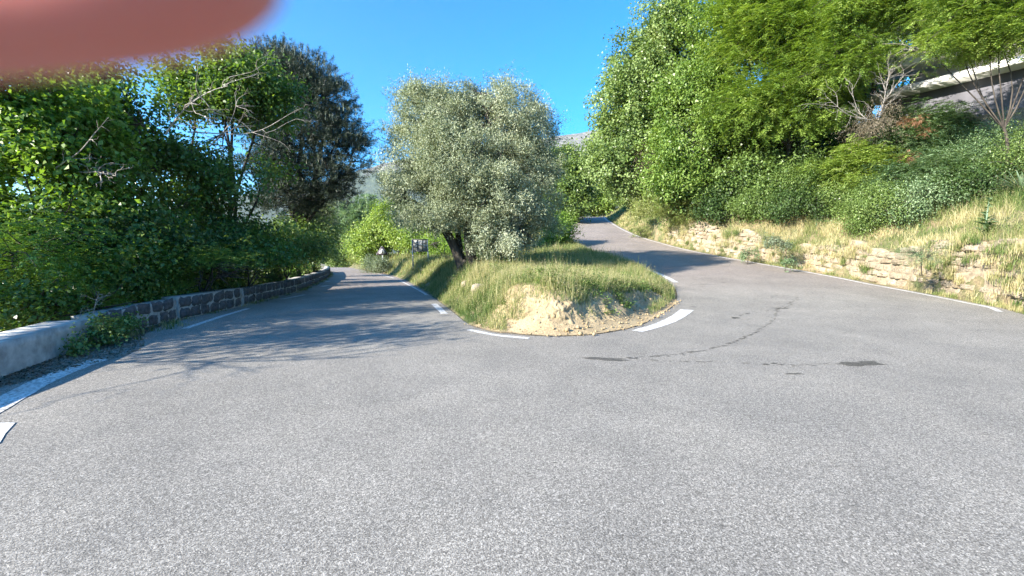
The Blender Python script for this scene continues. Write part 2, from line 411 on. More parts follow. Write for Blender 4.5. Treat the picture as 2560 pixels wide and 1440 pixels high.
# hills on the horizon
def hills():
    th = np.linspace(R(-75), R(75), 260); k = np.linspace(0, 1, 70)
    TH, K = np.meshgrid(th, k, indexing='ij')
    u = 1280 + F * np.tan(TH)
    top = np.interp(u, [-2500, 0, 400, 750, 850, 905, 930, 965, 1150, 1400, 1450, 1490, 1700, 2500, 5000], [560, 560, 540, 490, 462, 440, 434, 420, 388, 348, 342, 338, 340, 430, 520])
    dist = 900 + 1900 * K
    hmax = (620 - top) / F * 2800
    z = -60 + (hmax + 60) * sm(K * .5 + .0) / .5 * (K ** .35)
    p = np.stack([dist * np.sin(TH), dist * np.cos(TH), 0 * K], -1)
    p[..., 2] = z + (22 * noise(p, .006, 1, 4) + 14 * noise(p, .02, 3, 3)) * sm(K * 5) * (1 - .75 * sm((K - .85) / .15))
    a, b = TH.shape; ii, jj = np.meshgrid(np.arange(a - 1), np.arange(b - 1), indexing='ij')
    Q = np.stack([ii * b + jj, (ii + 1) * b + jj, (ii + 1) * b + jj + 1, ii * b + jj + 1], -1).reshape(-1, 4)
    s = NT('wooded_hillside')
    f = s.noise(.045, 8, .75); r = s.noise(.0075, 6, .6)
    wood = s.ramp(f, [(.35, (.02, .035, .02)), (.5, (.05, .075, .035)), (.68, (.12, .14, .08))])
    rock = s.ramp(f, [(.4, (.07, .075, .055)), (.62, (.22, .205, .175))])
    sep = s.n('ShaderNodeSeparateXYZ'); s.l(s.coord(), sep.inputs[0])
    mr = s.n('ShaderNodeMapRange'); mr.inputs[1].default_value = 330; mr.inputs[2].default_value = 640; s.l(sep.outputs[2], mr.inputs[0])
    mm = s.n('ShaderNodeMath', operation='ADD'); s.l(mr.outputs[0], mm.inputs[0]); s.l(r, mm.inputs[1])
    s.l(s.mix(s.ramp(mm.outputs[0], [(.85, g3(0)), (1.0, g3(1))]), wood, rock), s.p.inputs['Base Color'])
    s.p.inputs['Roughness'].default_value = 1; s.bump(f, 1, 12)
    o = mesh('hills', p.reshape(-1, 3), Q, s.m, smooth=True); tag(o, kind='structure')
hills()

# ------------------------------------------------------------------ painted lines (parts of the road)
def stripe(pts, width, name='edge_line', n=14, taper=None):
    c = curve(pts, n); c3 = np.c_[c, np.zeros(len(c))]
    tg = np.gradient(c, axis=0); tg /= np.linalg.norm(tg, axis=1)[:, None]; nr = np.c_[-tg[:, 1], tg[:, 0]]
    ww = width if taper is None else np.interp(np.linspace(0, 1, len(c)), [0, 1], taper)[:, None]
    jit = .012 * noise(c3, 9, 1)[:, None]; jit2 = .012 * noise(c3, 9, 4)[:, None]
    A = c + nr * (ww / 2 + jit); B = c - nr * (ww / 2 + jit2); V = []
    for k in (0, .5, 1):
        q = A * (1 - k) + B * k; V.append(np.c_[q, zr(q[:, 0], q[:, 1]) + .006])
    V = np.stack(V, 1).reshape(-1, 3); m = len(c); i = np.arange(m - 1)[:, None] * 3; j = np.arange(2)[None]
    Q = np.stack([i + j, i + j + 1, i + 3 + j + 1, i + 3 + j], -1).reshape(-1, 4)
    return mesh(name, V, Q, M['paint'], road)
def S(px, wdt, **k): return stripe([G(*q) for q in px], wdt, **k)
stripe([(-4.3, 2.0), (-4.75, 3.3), G(2, 1010), G(90, 963), G(170, 927), G(252, 899)], .27)
S([(462, 822), (540, 796), (620, 772)], .13)
S([(706, 748), (762, 737)], .13)
for q in ((821, 715), (824, 704), (828, 694), (829, 686), (828, 679)):
    c = G(*q); stripe([(c[0] - .12, c[1] - .4), (c[0] - .25 + .12, c[1] + .3)], .22, n=3)
S([(1085, 760), (1098, 772), (1112, 785)], .17)
S([(1000, 702), (1040, 722), (1068, 738)], .10)
S([(905, 669), (945, 684), (985, 696)], .12)
S([(1172, 825), (1235, 838), (1322, 847)], .13)
S([(1592, 829), (1650, 812), (1695, 792), (1718, 775)], .36, taper=(.22, .32))
S([(1593, 666), (1645, 684), (1690, 706)], .22)
for q in ((1421, 585), (1421, 569), (1424, 557)):
    c = G(*q); stripe([(c[0] + .05, c[1] - 1.0), (c[0] + .05, c[1] + 1.0)], .18, n=3)
oo = [p for p in OUT if p[1] > 9 and p[0] > 0 and p[1] < 70]
mp = []
for k, p in enumerate(oo):
    mp.append((p[0] - .22, p[1] + (.02 if k < 8 else 0)))
stripe([(oo[0][0] + .05, oo[0][1] + 1.0)] + mp[1:], .12)
tri = [G(-60, 1062), G(40, 1058), G(14, 1085), G(0, 1110), G(-60, 1150)]
V = [(q[0], q[1], float(zr(q[0], q[1])) + .006) for q in tri]
mesh('painted_triangle', V, [np.array([[0, 1, 2], [0, 2, 3], [0, 3, 4]])[:, ::-1]], M['paint'], road)

# wet drips on the road: flat irregular blots
def blots():
    rg = np.random.default_rng(5); V = []; T = []; n = 0
    def blot(c, rx, ry, ang):
        nonlocal n
        k = 14; a = np.arange(k) / k * 2 * math.pi; r = 1 + .35 * np.sin(a * 2 + rg.uniform(0, 6)) + .2 * np.sin(a * 5 + rg.uniform(0, 6))
        p = np.c_[np.cos(a) * r * rx, np.sin(a) * r * ry]; ca, sa = math.cos(ang), math.sin(ang)
        p = p @ np.array([[ca, sa], [-sa, ca]]) + c
        p = np.vstack([c, p]); V.append(np.c_[p, zr(p[:, 0], p[:, 1]) + .003 + .0007 * rg.random()])
        T.append(np.array([[0, i + 1, (i + 1) % k + 1] for i in range(k)]) + n); n += k + 1
    def trail(px, step, r0, r1, jit):
        c = curve([G(*q) for q in px], 40); L = np.r_[0, np.cumsum(np.linalg.norm(np.diff(c, axis=0), axis=1))]
        s = 0
        while s < L[-1]:
            p = np.array([np.interp(s, L, c[:, 0]), np.interp(s, L, c[:, 1])]); q = np.array([np.interp(s + .05, L, c[:, 0]), np.interp(s + .05, L, c[:, 1])])
            r = rg.uniform(r0, r1); blot(p + rg.normal(0, jit, 2), r * rg.uniform(.9, 2.6), r, math.atan2(*(q - p)[::-1])); s += step * rg.uniform(.4, 1.6)
    trail([(1480, 896), (1700, 904), (1900, 911), (2110, 912), (2200, 906)], .10, .008, .026, .03)
    trail([(1540, 898), (1700, 886), (1800, 866), (1880, 836), (1930, 802), (1945, 775)], .075, .008, .026, .028)
    trail([(1830, 796), (1880, 782), (1960, 768), (1990, 742)], .14, .01, .035, .05)
    trail([(1880, 748), (1950, 740), (1990, 742)], .25, .01, .03, .08)
    trail([(1880, 800), (1960, 802), (2050, 800)], .5, .01, .025, .1)
    trail([(1480, 896), (1560, 901)], .03, .02, .05, .035)
    for q, s_ in (((1497, 897), .10), ((1515, 899), .08), ((2150, 910), .13), ((2128, 912), .09), ((2172, 908), .10), ((1950, 771), .11), ((1840, 795), .07), ((1761, 711), .07), ((1985, 935), .05)):
        c = np.array(G(*q)); blot(c, s_ * 1.8, s_ * .8, .05)
    for k in range(70): blot(np.array([rg.uniform(-4, 11), rg.uniform(3, 12)]), rg.uniform(.006, .016), rg.uniform(.006, .014), 0)
    o = mesh('water_stain', np.vstack(V), np.vstack(T), M['wet'], road)
blots()

# ------------------------------------------------------------------ walls
def path_frame(pts, step):
    c = curve(pts, 30); L = np.r_[0, np.cumsum(np.linalg.norm(np.diff(c, axis=0), axis=1))]
    s = np.arange(0, L[-1], step); q = np.c_[np.interp(s, L, c[:, 0]), np.interp(s, L, c[:, 1])]
    tg = np.gradient(q, axis=0); tg /= np.linalg.norm(tg, axis=1)[:, None] + 1e-9
    return s, q, tg, L[-1]
class Path:
    def __init__(s, pts):
        c = curve(pts, 30); s.c = c; s.L = np.r_[0, np.cumsum(np.linalg.norm(np.diff(c, axis=0), axis=1))]; s.len = s.L[-1]
    def at(s, u):
        u = np.asarray(u, float); return np.stack([np.interp(u, s.L, s.c[:, 0]), np.interp(u, s.L, s.c[:, 1])], -1)
    def nrm(s, u):
        d = s.at(np.asarray(u) + .15) - s.at(np.asarray(u) - .15); d /= np.linalg.norm(d, axis=-1)[..., None] + 1e-9
        return np.stack([-d[..., 1], d[..., 0]], -1)       # left of travel

def stone_patches(path, side, courses, zbase, off, depth, rg, lenr, joint=.018, lump=.35, drop=0.0, K=6, topfn=None, pw=6):
    """irregular dressed stones on a wall face; side +1: face looks to the left of travel"""
    V = []; Q = []; n = 0; g = np.linspace(-1, 1, K); A, B = np.meshgrid(g, g, indexing='ij')
    prof = (1 - np.abs(A) ** pw) ** .5 * (1 - np.abs(B) ** pw) ** .5
    i, j = np.meshgrid(np.arange(K - 1), np.arange(K - 1), indexing='ij'); q0 = np.stack([i * K + j, (i + 1) * K + j, (i + 1) * K + j + 1, i * K + j + 1], -1).reshape(-1, 4)
    h = 0
    for ch in courses:
        s = rg.uniform(-.3, 0)
        while s < path.len:
            l = rg.uniform(*lenr); s0, s1 = s, s + l; s = s1
            if rg.random() < drop: continue
            sc_ = (s0 + s1) / 2; hc = h + ch / 2
            s0, s1 = max(s0, .01), min(s1, path.len - .01); l = s1 - s0; sc_ = (s0 + s1) / 2
            if l < .12: continue
            if topfn is not None and h + ch * .7 > topfn(sc_): continue
            hs, hz = l / 2 - joint, ch / 2 - joint
            uu = sc_ + A * hs + rg.normal(0, .012, A.shape) * (np.abs(A) > .5); zz = hc + B * hz + rg.normal(0, .010, A.shape)
            tiltz = rg.normal(0, .05); zz = zz + A * hs * tiltz
            d = off + prof * depth * rg.uniform(.7, 1.3) + lump * depth * rg.normal(0, .35, A.shape) * (prof > .3) + rg.normal(0, .25) * depth * prof
            p = path.at(uu.ravel()); nn = path.nrm(uu.ravel()) * side
            w_ = p + nn * d.ravel()[:, None]; zb = zbase(sc_)
            V.append(np.c_[w_, zz.ravel() + zb]); Q.append((q0 if side < 0 else q0[:, ::-1]) + n); n += K * K
        h += ch
    return np.vstack(V), np.vstack(Q)

def core(path, side, thick, hfn, zbase, step=.25, rough=.03, nz=7, sink=.3):
    """solid wall body: front face at the path, going back away from 'side'"""
    s = np.arange(0, path.len, step); s = np.r_[s, path.len]; p = path.at(s); nn = path.nrm(s) * side; V = []
    zb = np.array([zbase(q) for q in s]); hh = np.array([hfn(q) for q in s])
    prof = [(0, -sink)] + [(0, k) for k in np.linspace(0, 1, nz)] + [(-thick * .5, 1.0), (-thick, 1.0), (-thick, -sink)]
    for (o_, k) in prof:
        z = zb + (hh * k if k >= 0 else k); q = p + nn * o_
        jit = rough * noise(np.c_[q, z], 4, 3); V.append(np.c_[q + nn * jit[:, None], z + (jit if k == 1 else 0)])
    m = len(prof); V = np.stack(V, 1).reshape(-1, 3); i = np.arange(len(s) - 1)[:, None] * m; j = np.arange(m)[None]; j2 = (j + 1) % m
    Q = np.stack([i + j, i + m + j, i + m + j2, i + j2], -1).reshape(-1, 4)
    if side > 0: Q = Q[:, ::-1]
    e = (len(s) - 1) * m; caps = []
    for k in range(1, m - 1): caps += [[0, k, k + 1], [e, e + k + 1, e + k]]
    return V, [Q, np.array(caps)]

# concrete parapet, near left
rgw = np.random.default_rng(11)
pc = Path([(-4.0, -1.5), (-5.0, .8), (-5.75, 3.2), (-6.25, 5.0), (-6.75, 6.35), (-6.98, 7.0)])
V, Fc = core(pc, -1, .52, lambda s: .43, lambda s: float(zr(*pc.at(s))) , .12, .004, 5)
cw = tag(mesh('concrete_parapet', V, Fc, M['concrete'], smooth=False), 'smooth grey concrete parapet at the road edge, just before the dark stone blocks', 'parapet wall')
# stone parapets
left_edge = [p for p in OUT if p[0] < 0 and p[1] > 6]
full = Path([(-7.05, 7.2), (-7.25, 8.1), (-7.48, 9.3), (-7.5, 10.4), (-7.7, 12.3), (-8.1, 14.7), (-8.8, 17.8), (-11.85, 27.2), (-15.2, 35.8), (-17.2, 40.4)])
def sub(path, a, b): return Path([tuple(path.at(u)) for u in np.linspace(a, b, 9)])
segs = [(.05, 2.35, .46, 'low dark stone parapet half hidden by ivy, beside the end of the concrete wall'),
        (2.42, 5.0, .50, 'dark stone parapet with thick pale mortar joints, second piece after the concrete wall'),
        (5.08, 9.6, .47, 'dark stone parapet with pale joints, third piece along the shaded road edge'),
        (9.7, 18.5, .50, 'dark stone parapet with sunlit top where the road starts to bend away'),
        (18.6, 34.5, .55, 'far end piece of stone parapet with pale sunlit capping at the bend')]
for k, (a_, b_, h_, lab) in enumerate(segs):
    pp = sub(full, a_, b_); zb = lambda s, pp=pp: float(zL(pp.at(s)[1]))
    root = empty('stone_parapet', (*pp.at(pp.len / 2), zb(pp.len / 2)), lab, 'parapet wall', 'stone parapet pieces along the lower road')
    V, Fc = core(pp, -1, .38, lambda s: h_, zb, .2, .012)
    o = mesh('mortar_core', V, Fc, M['mortar'], None, loc=root.location); o.location = (0, 0, 0); o.parent = root
    V, Q = stone_patches(pp, -1, [.25, .25], zb, -.004, .045, rgw, (.30, .52), .010, .25)
    o = mesh('stone_facing', V, Q, M['basalt'], None, smooth=True, loc=root.location); o.parent = root; o.location = (0, 0, 0)

# rubble retaining wall on the right
rp = Path([(p[0] + .42 if p[1] > 3 else p[0] + .42, p[1]) for p in OUT if p[0] > 9 and 1 < p[1] < 36])
zbR = lambda s: float(zR(rp.at(s)[1])) - .03
SROFF = seg_dist(np.array([OUT[17][0]]), np.array([OUT[17][1]]), OR)[1][0]
def hR(s):
    x_, y_ = rp.at(s); sr = seg_dist(np.array([x_]), np.array([y_]), OR)[1][0]
    return float(wall_h(sr) * sm((y_ - 2) / 6)) + .1 * math.sin(s * 2.1) + .07 * math.sin(s * 5.3)
rw = empty('retaining_wall', (*rp.at(rp.len / 2), zbR(rp.len / 2)), 'long crumbling pale limestone retaining wall under the dry grass bank', 'retaining wall')
V, Fc = core(rp, 1, .5, lambda s: hR(s) - .02, zbR, .15, .05, 9)
o = mesh('earth_fill', V, Fc, M['wall_earth'], None, loc=rw.location); o.parent = rw; o.location = (0, 0, 0)
V, Q = stone_patches(rp, 1, [.27, .21, .30, .19, .25, .20, .22, .2], zbR, -.03, .085, rgw, (.18, .62), .008, .45, .05, 7, hR, 12)
stt = np.repeat(rgw.random(len(V) // 49), 36)
o = mesh('rubble_stones', V, Q, M['lime'], None, stt, smooth=False, loc=rw.location); o.parent = rw; o.location = (0, 0, 0)

# ------------------------------------------------------------------ raw soil face on the nose of the island
def dirt_bank():
    ip = Path([p for p in INN if p[1] < 13.5 and (p[0] > -1.2)][0:])
    s = np.arange(0.0, ip.len - .2, .028); d = np.arange(-.06, 1.75, .028); S_, D_ = np.meshgrid(s, d, indexing='ij')
    p = ip.at(S_.ravel()); nn = ip.nrm(S_.ravel())
    D2 = D_.ravel() + .10 * noise(np.c_[p, 0 * p[:, 0]], 2.2, 6)*np.clip(D_.ravel(),0,1); q = p + nn * D2[:, None]
    inb = inside(q[:, 0], q[:, 1], IC)
    z = np.where(inb, zt(q[:, 0], q[:, 1]), zr(q[:, 0], q[:, 1]) + .004)
    p3 = np.c_[q, z]; k = sm((D_.ravel() - .25) / .4)
    lump = .075 * noise(p3, 6, 1, 5) * k + .045 * (np.abs(noise(p3, 17, 4, 3)) - .3) * k + .02 * noise(p3, 40, 6, 2) * k
    q = q - nn * (lump + .03 * k)[:, None]; z = z + .012 + .4 * np.abs(lump) - .10 * sm((D_.ravel() - 1.35) / .35) + .004 * noise(p3, 25, 2)
    z = z - .06 * sm((.3 - S_.ravel()) / .3) - .06 * sm((S_.ravel() - ip.len + .6) / .4)
    a, b = S_.shape; ii, jj = np.meshgrid(np.arange(a - 1), np.arange(b - 1), indexing='ij')
    Q = np.stack([ii * b + jj, (ii + 1) * b + jj, (ii + 1) * b + jj + 1, ii * b + jj + 1], -1).reshape(-1, 4)
    o = mesh('bare_soil_ground', np.c_[q, z], Q, M['dirt'], smooth=False); tag(o, kind='structure')
    # crumbs and pebbles
    rg = np.random.default_rng(2); V = []; Tn = []; n = 0
    ico = np.array([[0, 0, 1], [.9, 0, .4], [.28, .85, .4], [-.7, .5, .4], [-.7, -.5, .4], [.28, -.85, .4], [.7, .5, -.4], [-.28, .85, -.4], [-.9, 0, -.4], [-.28, -.85, -.4], [.7, -.5, -.4], [0, 0, -1]])
    tr = np.array([[0, 1, 2], [0, 2, 3], [0, 3, 4], [0, 4, 5], [0, 5, 1], [1, 6, 2], [2, 7, 3], [3, 8, 4], [4, 9, 5], [5, 10, 1], [2, 6, 7], [3, 7, 8], [4, 8, 9], [5, 9, 10], [1, 10, 6], [11, 7, 6], [11, 8, 7], [11, 9, 8], [11, 10, 9], [11, 6, 10]])
    for k in range(1300):
        ss = rg.uniform(.1, ip.len - .4); dd = rg.uniform(-.12, 1.2); q = ip.at(ss) + ip.nrm(ss) * (dd - .05); r = .006 + .02 * rg.random() ** 3 * (1 + (rg.random() < .06) * 1.5)
        zz = float(zt(q[0], q[1])) if dd > .06 else float(zr(*q)); V.append(np.r_[q, zz + r * .5 + .02] + ico * r * rg.uniform(.6, 1.3, (12, 3))); Tn.append(tr + n); n += 12
    tag(mesh('gravel', np.vstack(V), np.vstack(Tn), M['dirt']), 'sandy crumbs and pebbles scattered at the foot of the bare soil face', 'gravel', kind='stuff')
dirt_bank()

# ------------------------------------------------------------------ foliage machinery
def unit(v): return v / (np.linalg.norm(v, axis=-1, keepdims=True) + 1e-9)

def leaves(pos, d, up, L, W, rg, fold=.25):
    """one folded four-cornered leaf per position: d = pointing direction, up = rough normal"""
    n = len(pos); L = np.broadcast_to(L, n)[:, None] * rg.uniform(.5, 1.3, (n, 1)); W = np.broadcast_to(W, n)[:, None] * rg.uniform(.7, 1.2, (n, 1))
    d = unit(d); sd = unit(np.cross(d, up)); nr = np.cross(sd, d)
    V = np.stack([pos, pos + d * L * .45 + sd * W * .5 + nr * W * fold, pos + d * L - nr * L * .12, pos + d * L * .45 - sd * W * .5 + nr * W * fold], 1).reshape(-1, 3)
    Q = np.arange(n * 4).reshape(n, 4); return V, Q

def lobe_points(lobes, n, rg, shell=.42, rough=.22, gap=None, seed=0, gscale=1.1, cl=1, cs=.3):
    """clump centres spread through a set of ellipsoid lobes (c, r3); more near their surfaces"""
    C = np.array([l[0] for l in lobes]); Rr = np.array([l[1] for l in lobes]); area = (Rr[:, 0] * Rr[:, 2] + Rr[:, 0] * Rr[:, 1]) ; pr = area / area.sum()
    n_ = n; n = max(6, n // cl); k = rg.choice(len(lobes), int(n * 1.6), p=pr); dr = unit(rg.normal(size=(len(k), 3)))
    r = rg.random(len(k)) ** shell
    p0 = C[k] + dr * Rr[k]
    r = r * (1 + rough * noise(p0, .9, seed, 3) + .5 * rough * noise(p0, 3.1, seed + 2, 2))
    p = C[k] + dr * Rr[k] * r[:, None]
    if gap is not None:
        gn = noise(p, gscale, seed + 5, 3); keep = gn > min(gap, np.quantile(gn, .45 if gap < .2 else .56)); p, dr, k = p[keep], dr[keep], k[keep]
    p, dr, k = p[:n], dr[:n], k[:n]
    if cl > 1:
        p, dr, k = (np.repeat(q, cl, 0) for q in (p, dr, k)); sz = np.repeat(rg.uniform(.5, 1.4, len(p) // cl), cl)[:, None]
        o = rg.normal(0, cs, p.shape) * sz * [1, 1, .62]; p = p + o + dr * cs * .3; dr = unit(dr * 1.0 + o / (cs * 1.6))
    return p, dr, k

def crown_broad(lobes, n, m, L, W, rg, spread=.28, twig=.35, droop=.35, gap=-.55, seed=0, shell=.42, rough=.22, tb=(0, 1), cl=8, cs=None):
    p, dr, k = lobe_points(lobes, n, rg, shell, rough, gap, seed, 1.1, cl, cs or 2.4 * L); n = len(p)
    td = unit(dr + rg.normal(0, .6, p.shape) + [0, 0, .15]); tt = rg.random((n, m))
    base = p[:, None] + td[:, None] * (tt[..., None] * twig * 2 - twig) + rg.normal(0, spread * .5, (n, m, 3))
    d = td[:, None] * .6 + rg.normal(0, .6, (n, m, 3)) + [0, 0, -droop]
    up = rg.normal(0, .45, (n, m, 3)) + [0, 0, .9] + dr[:, None] * .45
    V, Q = leaves(base.reshape(-1, 3), d.reshape(-1, 3), up.reshape(-1, 3), L, W, rg)
    ct = rg.random((n, 1)) * .55 + .24 * (noise(p, .7, seed + 1, 2)[:, None]) + .12
    ti = np.clip(ct + rg.random((n, m)) * .26 - .02, 0, 1); return V, Q, tb[0] + (tb[1] - tb[0]) * ti.ravel(), (p, td)

def crown_pinnate(lobes, n, m, L, W, rg, gap=-.5, seed=0, stalk=.32, nl=7, shell=.5, rough=.25, flat=.4, tb=(0, 1), cl=8, cs=None):
    """feathery compound leaves laid in loose tiers"""
    p, dr, k = lobe_points(lobes, n, rg, shell, rough, gap, seed, 1.1, cl, cs or stalk); n = len(p)
    az = rg.uniform(0, 2 * math.pi, (n, m)); hd = np.stack([np.cos(az), np.sin(az), rg.normal(-.15, .28, (n, m))], -1) + dr[:, None] * .5
    hd = unit(hd); st = p[:, None] + rg.normal(0, .13, (n, m, 3)) * [1, 1, flat]
    t = np.linspace(.15, 1, nl); sag = -(t ** 2) * .3
    ax = st[:, :, None] + hd[:, :, None] * (t * stalk)[None, None, :, None] + (sag * stalk)[None, None, :, None] * np.array([0, 0, 1.])
    sd = unit(np.cross(hd, [0, 0, 1.])); up = np.cross(sd, hd); Vs = []; Qs = []; nv = 0
    for sg in (-1, 1):
        d = sd[:, :, None] * sg + hd[:, :, None] * .35 + rg.normal(0, .15, ax.shape) + [0, 0, -.12]
        u = up[:, :, None] + rg.normal(0, .25, ax.shape)
        V, Q = leaves(ax.reshape(-1, 3), d.reshape(-1, 3), u.reshape(-1, 3), L, W, rg, .05); Vs.append(V); Qs.append(Q + nv); nv += len(V)
    cl = np.broadcast_to(rg.random((n, 1, 1)) * .4 + .22 * noise(p, .7, seed + 1, 2)[:, None, None] + .15, (n, m, nl)) + rg.random((n, m, nl)) * .3
    ti = np.clip(cl, 0, 1).ravel(); return np.vstack(Vs), np.vstack(Qs), tb[0] + (tb[1] - tb[0]) * np.r_[ti, ti], (p, hd[:, 0])

def crown_needles(lobes, n, m, L, W, rg, gap=-.4, seed=0, shell=.4, rough=.3, upw=.5, cl=6, cs=None):
    p, dr, k = lobe_points(lobes, n, rg, shell, rough, gap, seed, 1.1, cl, cs or 1.4 * L); n = len(p)
    ax = unit(dr * .7 + [0, 0, upw] + rg.normal(0, .3, p.shape)); tt = rg.random((n, m, 1)) * .30
    d = unit(rg.normal(size=(n, m, 3))) + ax[:, None] * .9
    base = p[:, None] + ax[:, None] * tt
    V, Q = leaves(base.reshape(-1, 3), d.reshape(-1, 3), rg.normal(size=(n * m, 3)), L, W, rg, 0)
    ti = np.clip(rg.random((n, 1)) * .6 + rg.random((n, m)) * .4, 0, 1).ravel(); return V, Q, ti, (p, ax)

def limb(mb, a, b, r0, r1, rg, wob=.12, n=7, sides=6, lift=0.0):
    a = np.asarray(a, float); b = np.asarray(b, float); t = np.linspace(0, 1, n); L = np.linalg.norm(b - a)
    o = rg.normal(0, wob * L * .35, (2, 3)); pts = a + (b - a) * t[:, None] + np.sin(t * math.pi)[:, None] * o[0] + np.sin(t * 2 * math.pi)[:, None] * o[1] * .5
    pts[:, 2] += lift * L * np.sin(t * math.pi); mb.tube(pts, r0 + (r1 - r0) * t ** .8, sides, False); return pts

def wood(base, lobes, tips, r, rg, fork=.35, ntw=140, lean=None, stems=None, twr=.012):
    """tapering trunk(s), a limb to every lobe and twigs from the limbs to leaf clumps"""
    mb = MB(); base = np.asarray(base, float); C = np.array([l[0] for l in lobes]); cen = C.mean(0)
    stems = stems or [(base, base + (cen - base) * fork + ([0, 0, 0] if lean is None else lean), r)]
    nodes = []
    forks = []
    for (b0, f0, rr) in stems:
        b0 = np.asarray(b0, float); f0 = np.asarray(f0, float)
        pts = limb(mb, b0 - [0, 0, .35], f0, rr * 1.25, rr * .72, rg, .10, 9, 9); forks.append((f0, rr * .7)); nodes.append(pts[4:])
        for k in range(4):                      # root flare
            a = rg.uniform(0, 6.28); mb.tube([b0 + [0, 0, rr * 1.2], b0 + [math.cos(a) * rr * 1.1, math.sin(a) * rr * 1.1, .02], b0 + [math.cos(a) * rr * 2.0, math.sin(a) * rr * 2.0, -.2]], [rr * .6, rr * .45, rr * .2], 5, False)
    for c in C:
        f0, rr = min(forks, key=lambda q: np.linalg.norm(q[0] - c)); e = c + (c - f0) * .02
        nodes.append(limb(mb, f0, e, rr * .62, rr * .10 + .006, rg, .16, 9, 6, .08)[2:])
    N = np.vstack(nodes); P0, _ = tips
    for i in rg.choice(len(P0), min(ntw, len(P0)), replace=False):
        q = P0[i]; j = np.argsort(np.linalg.norm(N - q, axis=1))[rg.integers(0, 3)]; limb(mb, N[j], q, twr * 1.6, twr * .4, rg, .2, 5, 4)
    return mb

def tree(name, label, cat, base, lobes, style, leafmat, n, m, L, W, seed, r=.14, bark='bark', group=None, ntw=140, crown_name='crown', trunk_name='trunk', **kw):
    rg = np.random.default_rng(seed); wk = {k: kw.pop(k) for k in ('fork', 'lean', 'stems', 'twr') if k in kw}
    base = np.asarray(base, float); root = empty(name, base, label, cat, group)
    fn = dict(b=crown_broad, p=crown_pinnate, n=crown_needles)[style]
    clip = kw.pop('clip', False); V, Q, ti, tips = fn(lobes, n, m, L, W, rg, seed=seed % 17, **kw)
    if clip:                                 # nothing grows through or over the road side of the parapet
        c = V.reshape(-1, 4, 3).mean(1); d_, _ = seg_dist(c[:, 0], c[:, 1], OL); ok = (~inside(c[:, 0], c[:, 1], ROADP) & (d_ > .45)) | (c[:, 2] > zL(c[:, 1]) + 1.0 + .5 * rg.random(len(c)))
        V = V.reshape(-1, 4, 3)[ok].reshape(-1, 3); Q = np.arange(len(V)).reshape(-1, 4); ti = ti[ok]
    o = mesh(crown_name, V, Q, M[leafmat], None, ti, loc=base); o.parent = root; o.location = (0, 0, 0)
    o2 = wood(base, lobes, tips, r, rg, ntw=ntw, **wk).build(trunk_name, M[bark], None, base, smooth=True); o2.parent = root; o2.location = (0, 0, 0)
    return root

def LB(*px, deep=1.0):
    """lobes from (u, v, depth, half width px, half height px)"""
    out = []
    for u, v, D, ru, rv in px:
        c = P(u, v, D); s = D / F; out.append((c, np.array([ru * s, max(ru, rv) * s * deep, rv * s])))
    return out
def onground(u, D, dz=0):
    c = P(u, 700, D); return np.array([c[0], D, float(zt(c[0], D)) + dz])

# ------------------------------------------------------------------ olive on the island
ob = onground(1172, 15.6)
f = lambda u, v, D: P(u, v, D)
tree('olive_tree', 'big silvery olive tree with forked dark trunk on the grassy island between both roads', 'tree', ob,
     LB((1090, 300, 16, 95, 85), (1225, 285, 16, 105, 80), (1315, 340, 16.5, 62, 70), (1035, 400, 16, 70, 90), (1170, 420, 14.8, 105, 100), (1325, 440, 15.8, 64, 95), (1015, 495, 16.2, 46, 66),
        (1105, 530, 15, 88, 52), (1265, 555, 15.2, 105, 70), (1200, 240, 16, 70, 30), (1065, 240, 16.3, 55, 30), (1360, 545, 16, 34, 62), (1240, 480, 14.2, 75, 80), (1200, 400, 18.0, 170, 150), (1330, 600, 15, 50, 32), (1250, 600, 15.4, 60, 36), (1110, 360, 15, 60, 50), (1310, 608, 14.8, 60, 26)),
     'b', 'l_olive', 16500, 22, .085, .028, 21, r=.17, bark='bark', ntw=420, spread=.16, twig=.17, droop=.10, gap=-.5, shell=.30, rough=.16, cl=14, cs=.20,
     stems=[(ob + [-.12, 0, 0], f(1112, 575, 15.4), .20), (ob + [.18, -.1, 0], f(1172, 555, 15.3), .19), (ob + [-.02, .15, 0], f(1145, 565, 15.9), .14)], twr=.014)

# ------------------------------------------------------------------ trees beyond the left parapet
GL = 'broad-leaved trees beyond the lower parapet'
def ldrop(u, D): return onground(u, D)
tree('broadleaf_tree', 'bright backlit broad-leaved tree at the left edge of the photo behind the concrete parapet', 'tree', ldrop(-60, 10.5),
     LB((-70, 300, 9.5, 170, 130), (95, 270, 9.6, 120, 85), (60, 450, 9.2, 170, 105), (190, 360, 9.8, 90, 100), (-60, 560, 9, 150, 110), (90, 600, 8.8, 120, 80), (200, 540, 9.6, 90, 80)),
     'b', 'l_bright', 1600, 18, .135, .09, 31, r=.15, group=GL, gap=.3, spread=.3, twig=.32, droop=.4, cl=9, cs=.26)
tree('broadleaf_tree', 'dark broad-leaved tree with bare dead branches, just beside the bright edge tree', 'tree', ldrop(255, 12.5),
     LB((270, 250, 11.5, 100, 75), (350, 320, 11.5, 90, 85), (240, 420, 11.3, 110, 90), (390, 430, 12, 95, 90), (320, 540, 11.3, 130, 80), (170, 210, 11.8, 90, 60), (430, 560, 11.8, 90, 70)),
     'b', 'l_left', 1400, 17, .135, .09, 32, r=.16, group=GL, gap=.4, spread=.3, twig=.32, droop=.4, cl=9, cs=.26, ntw=260)
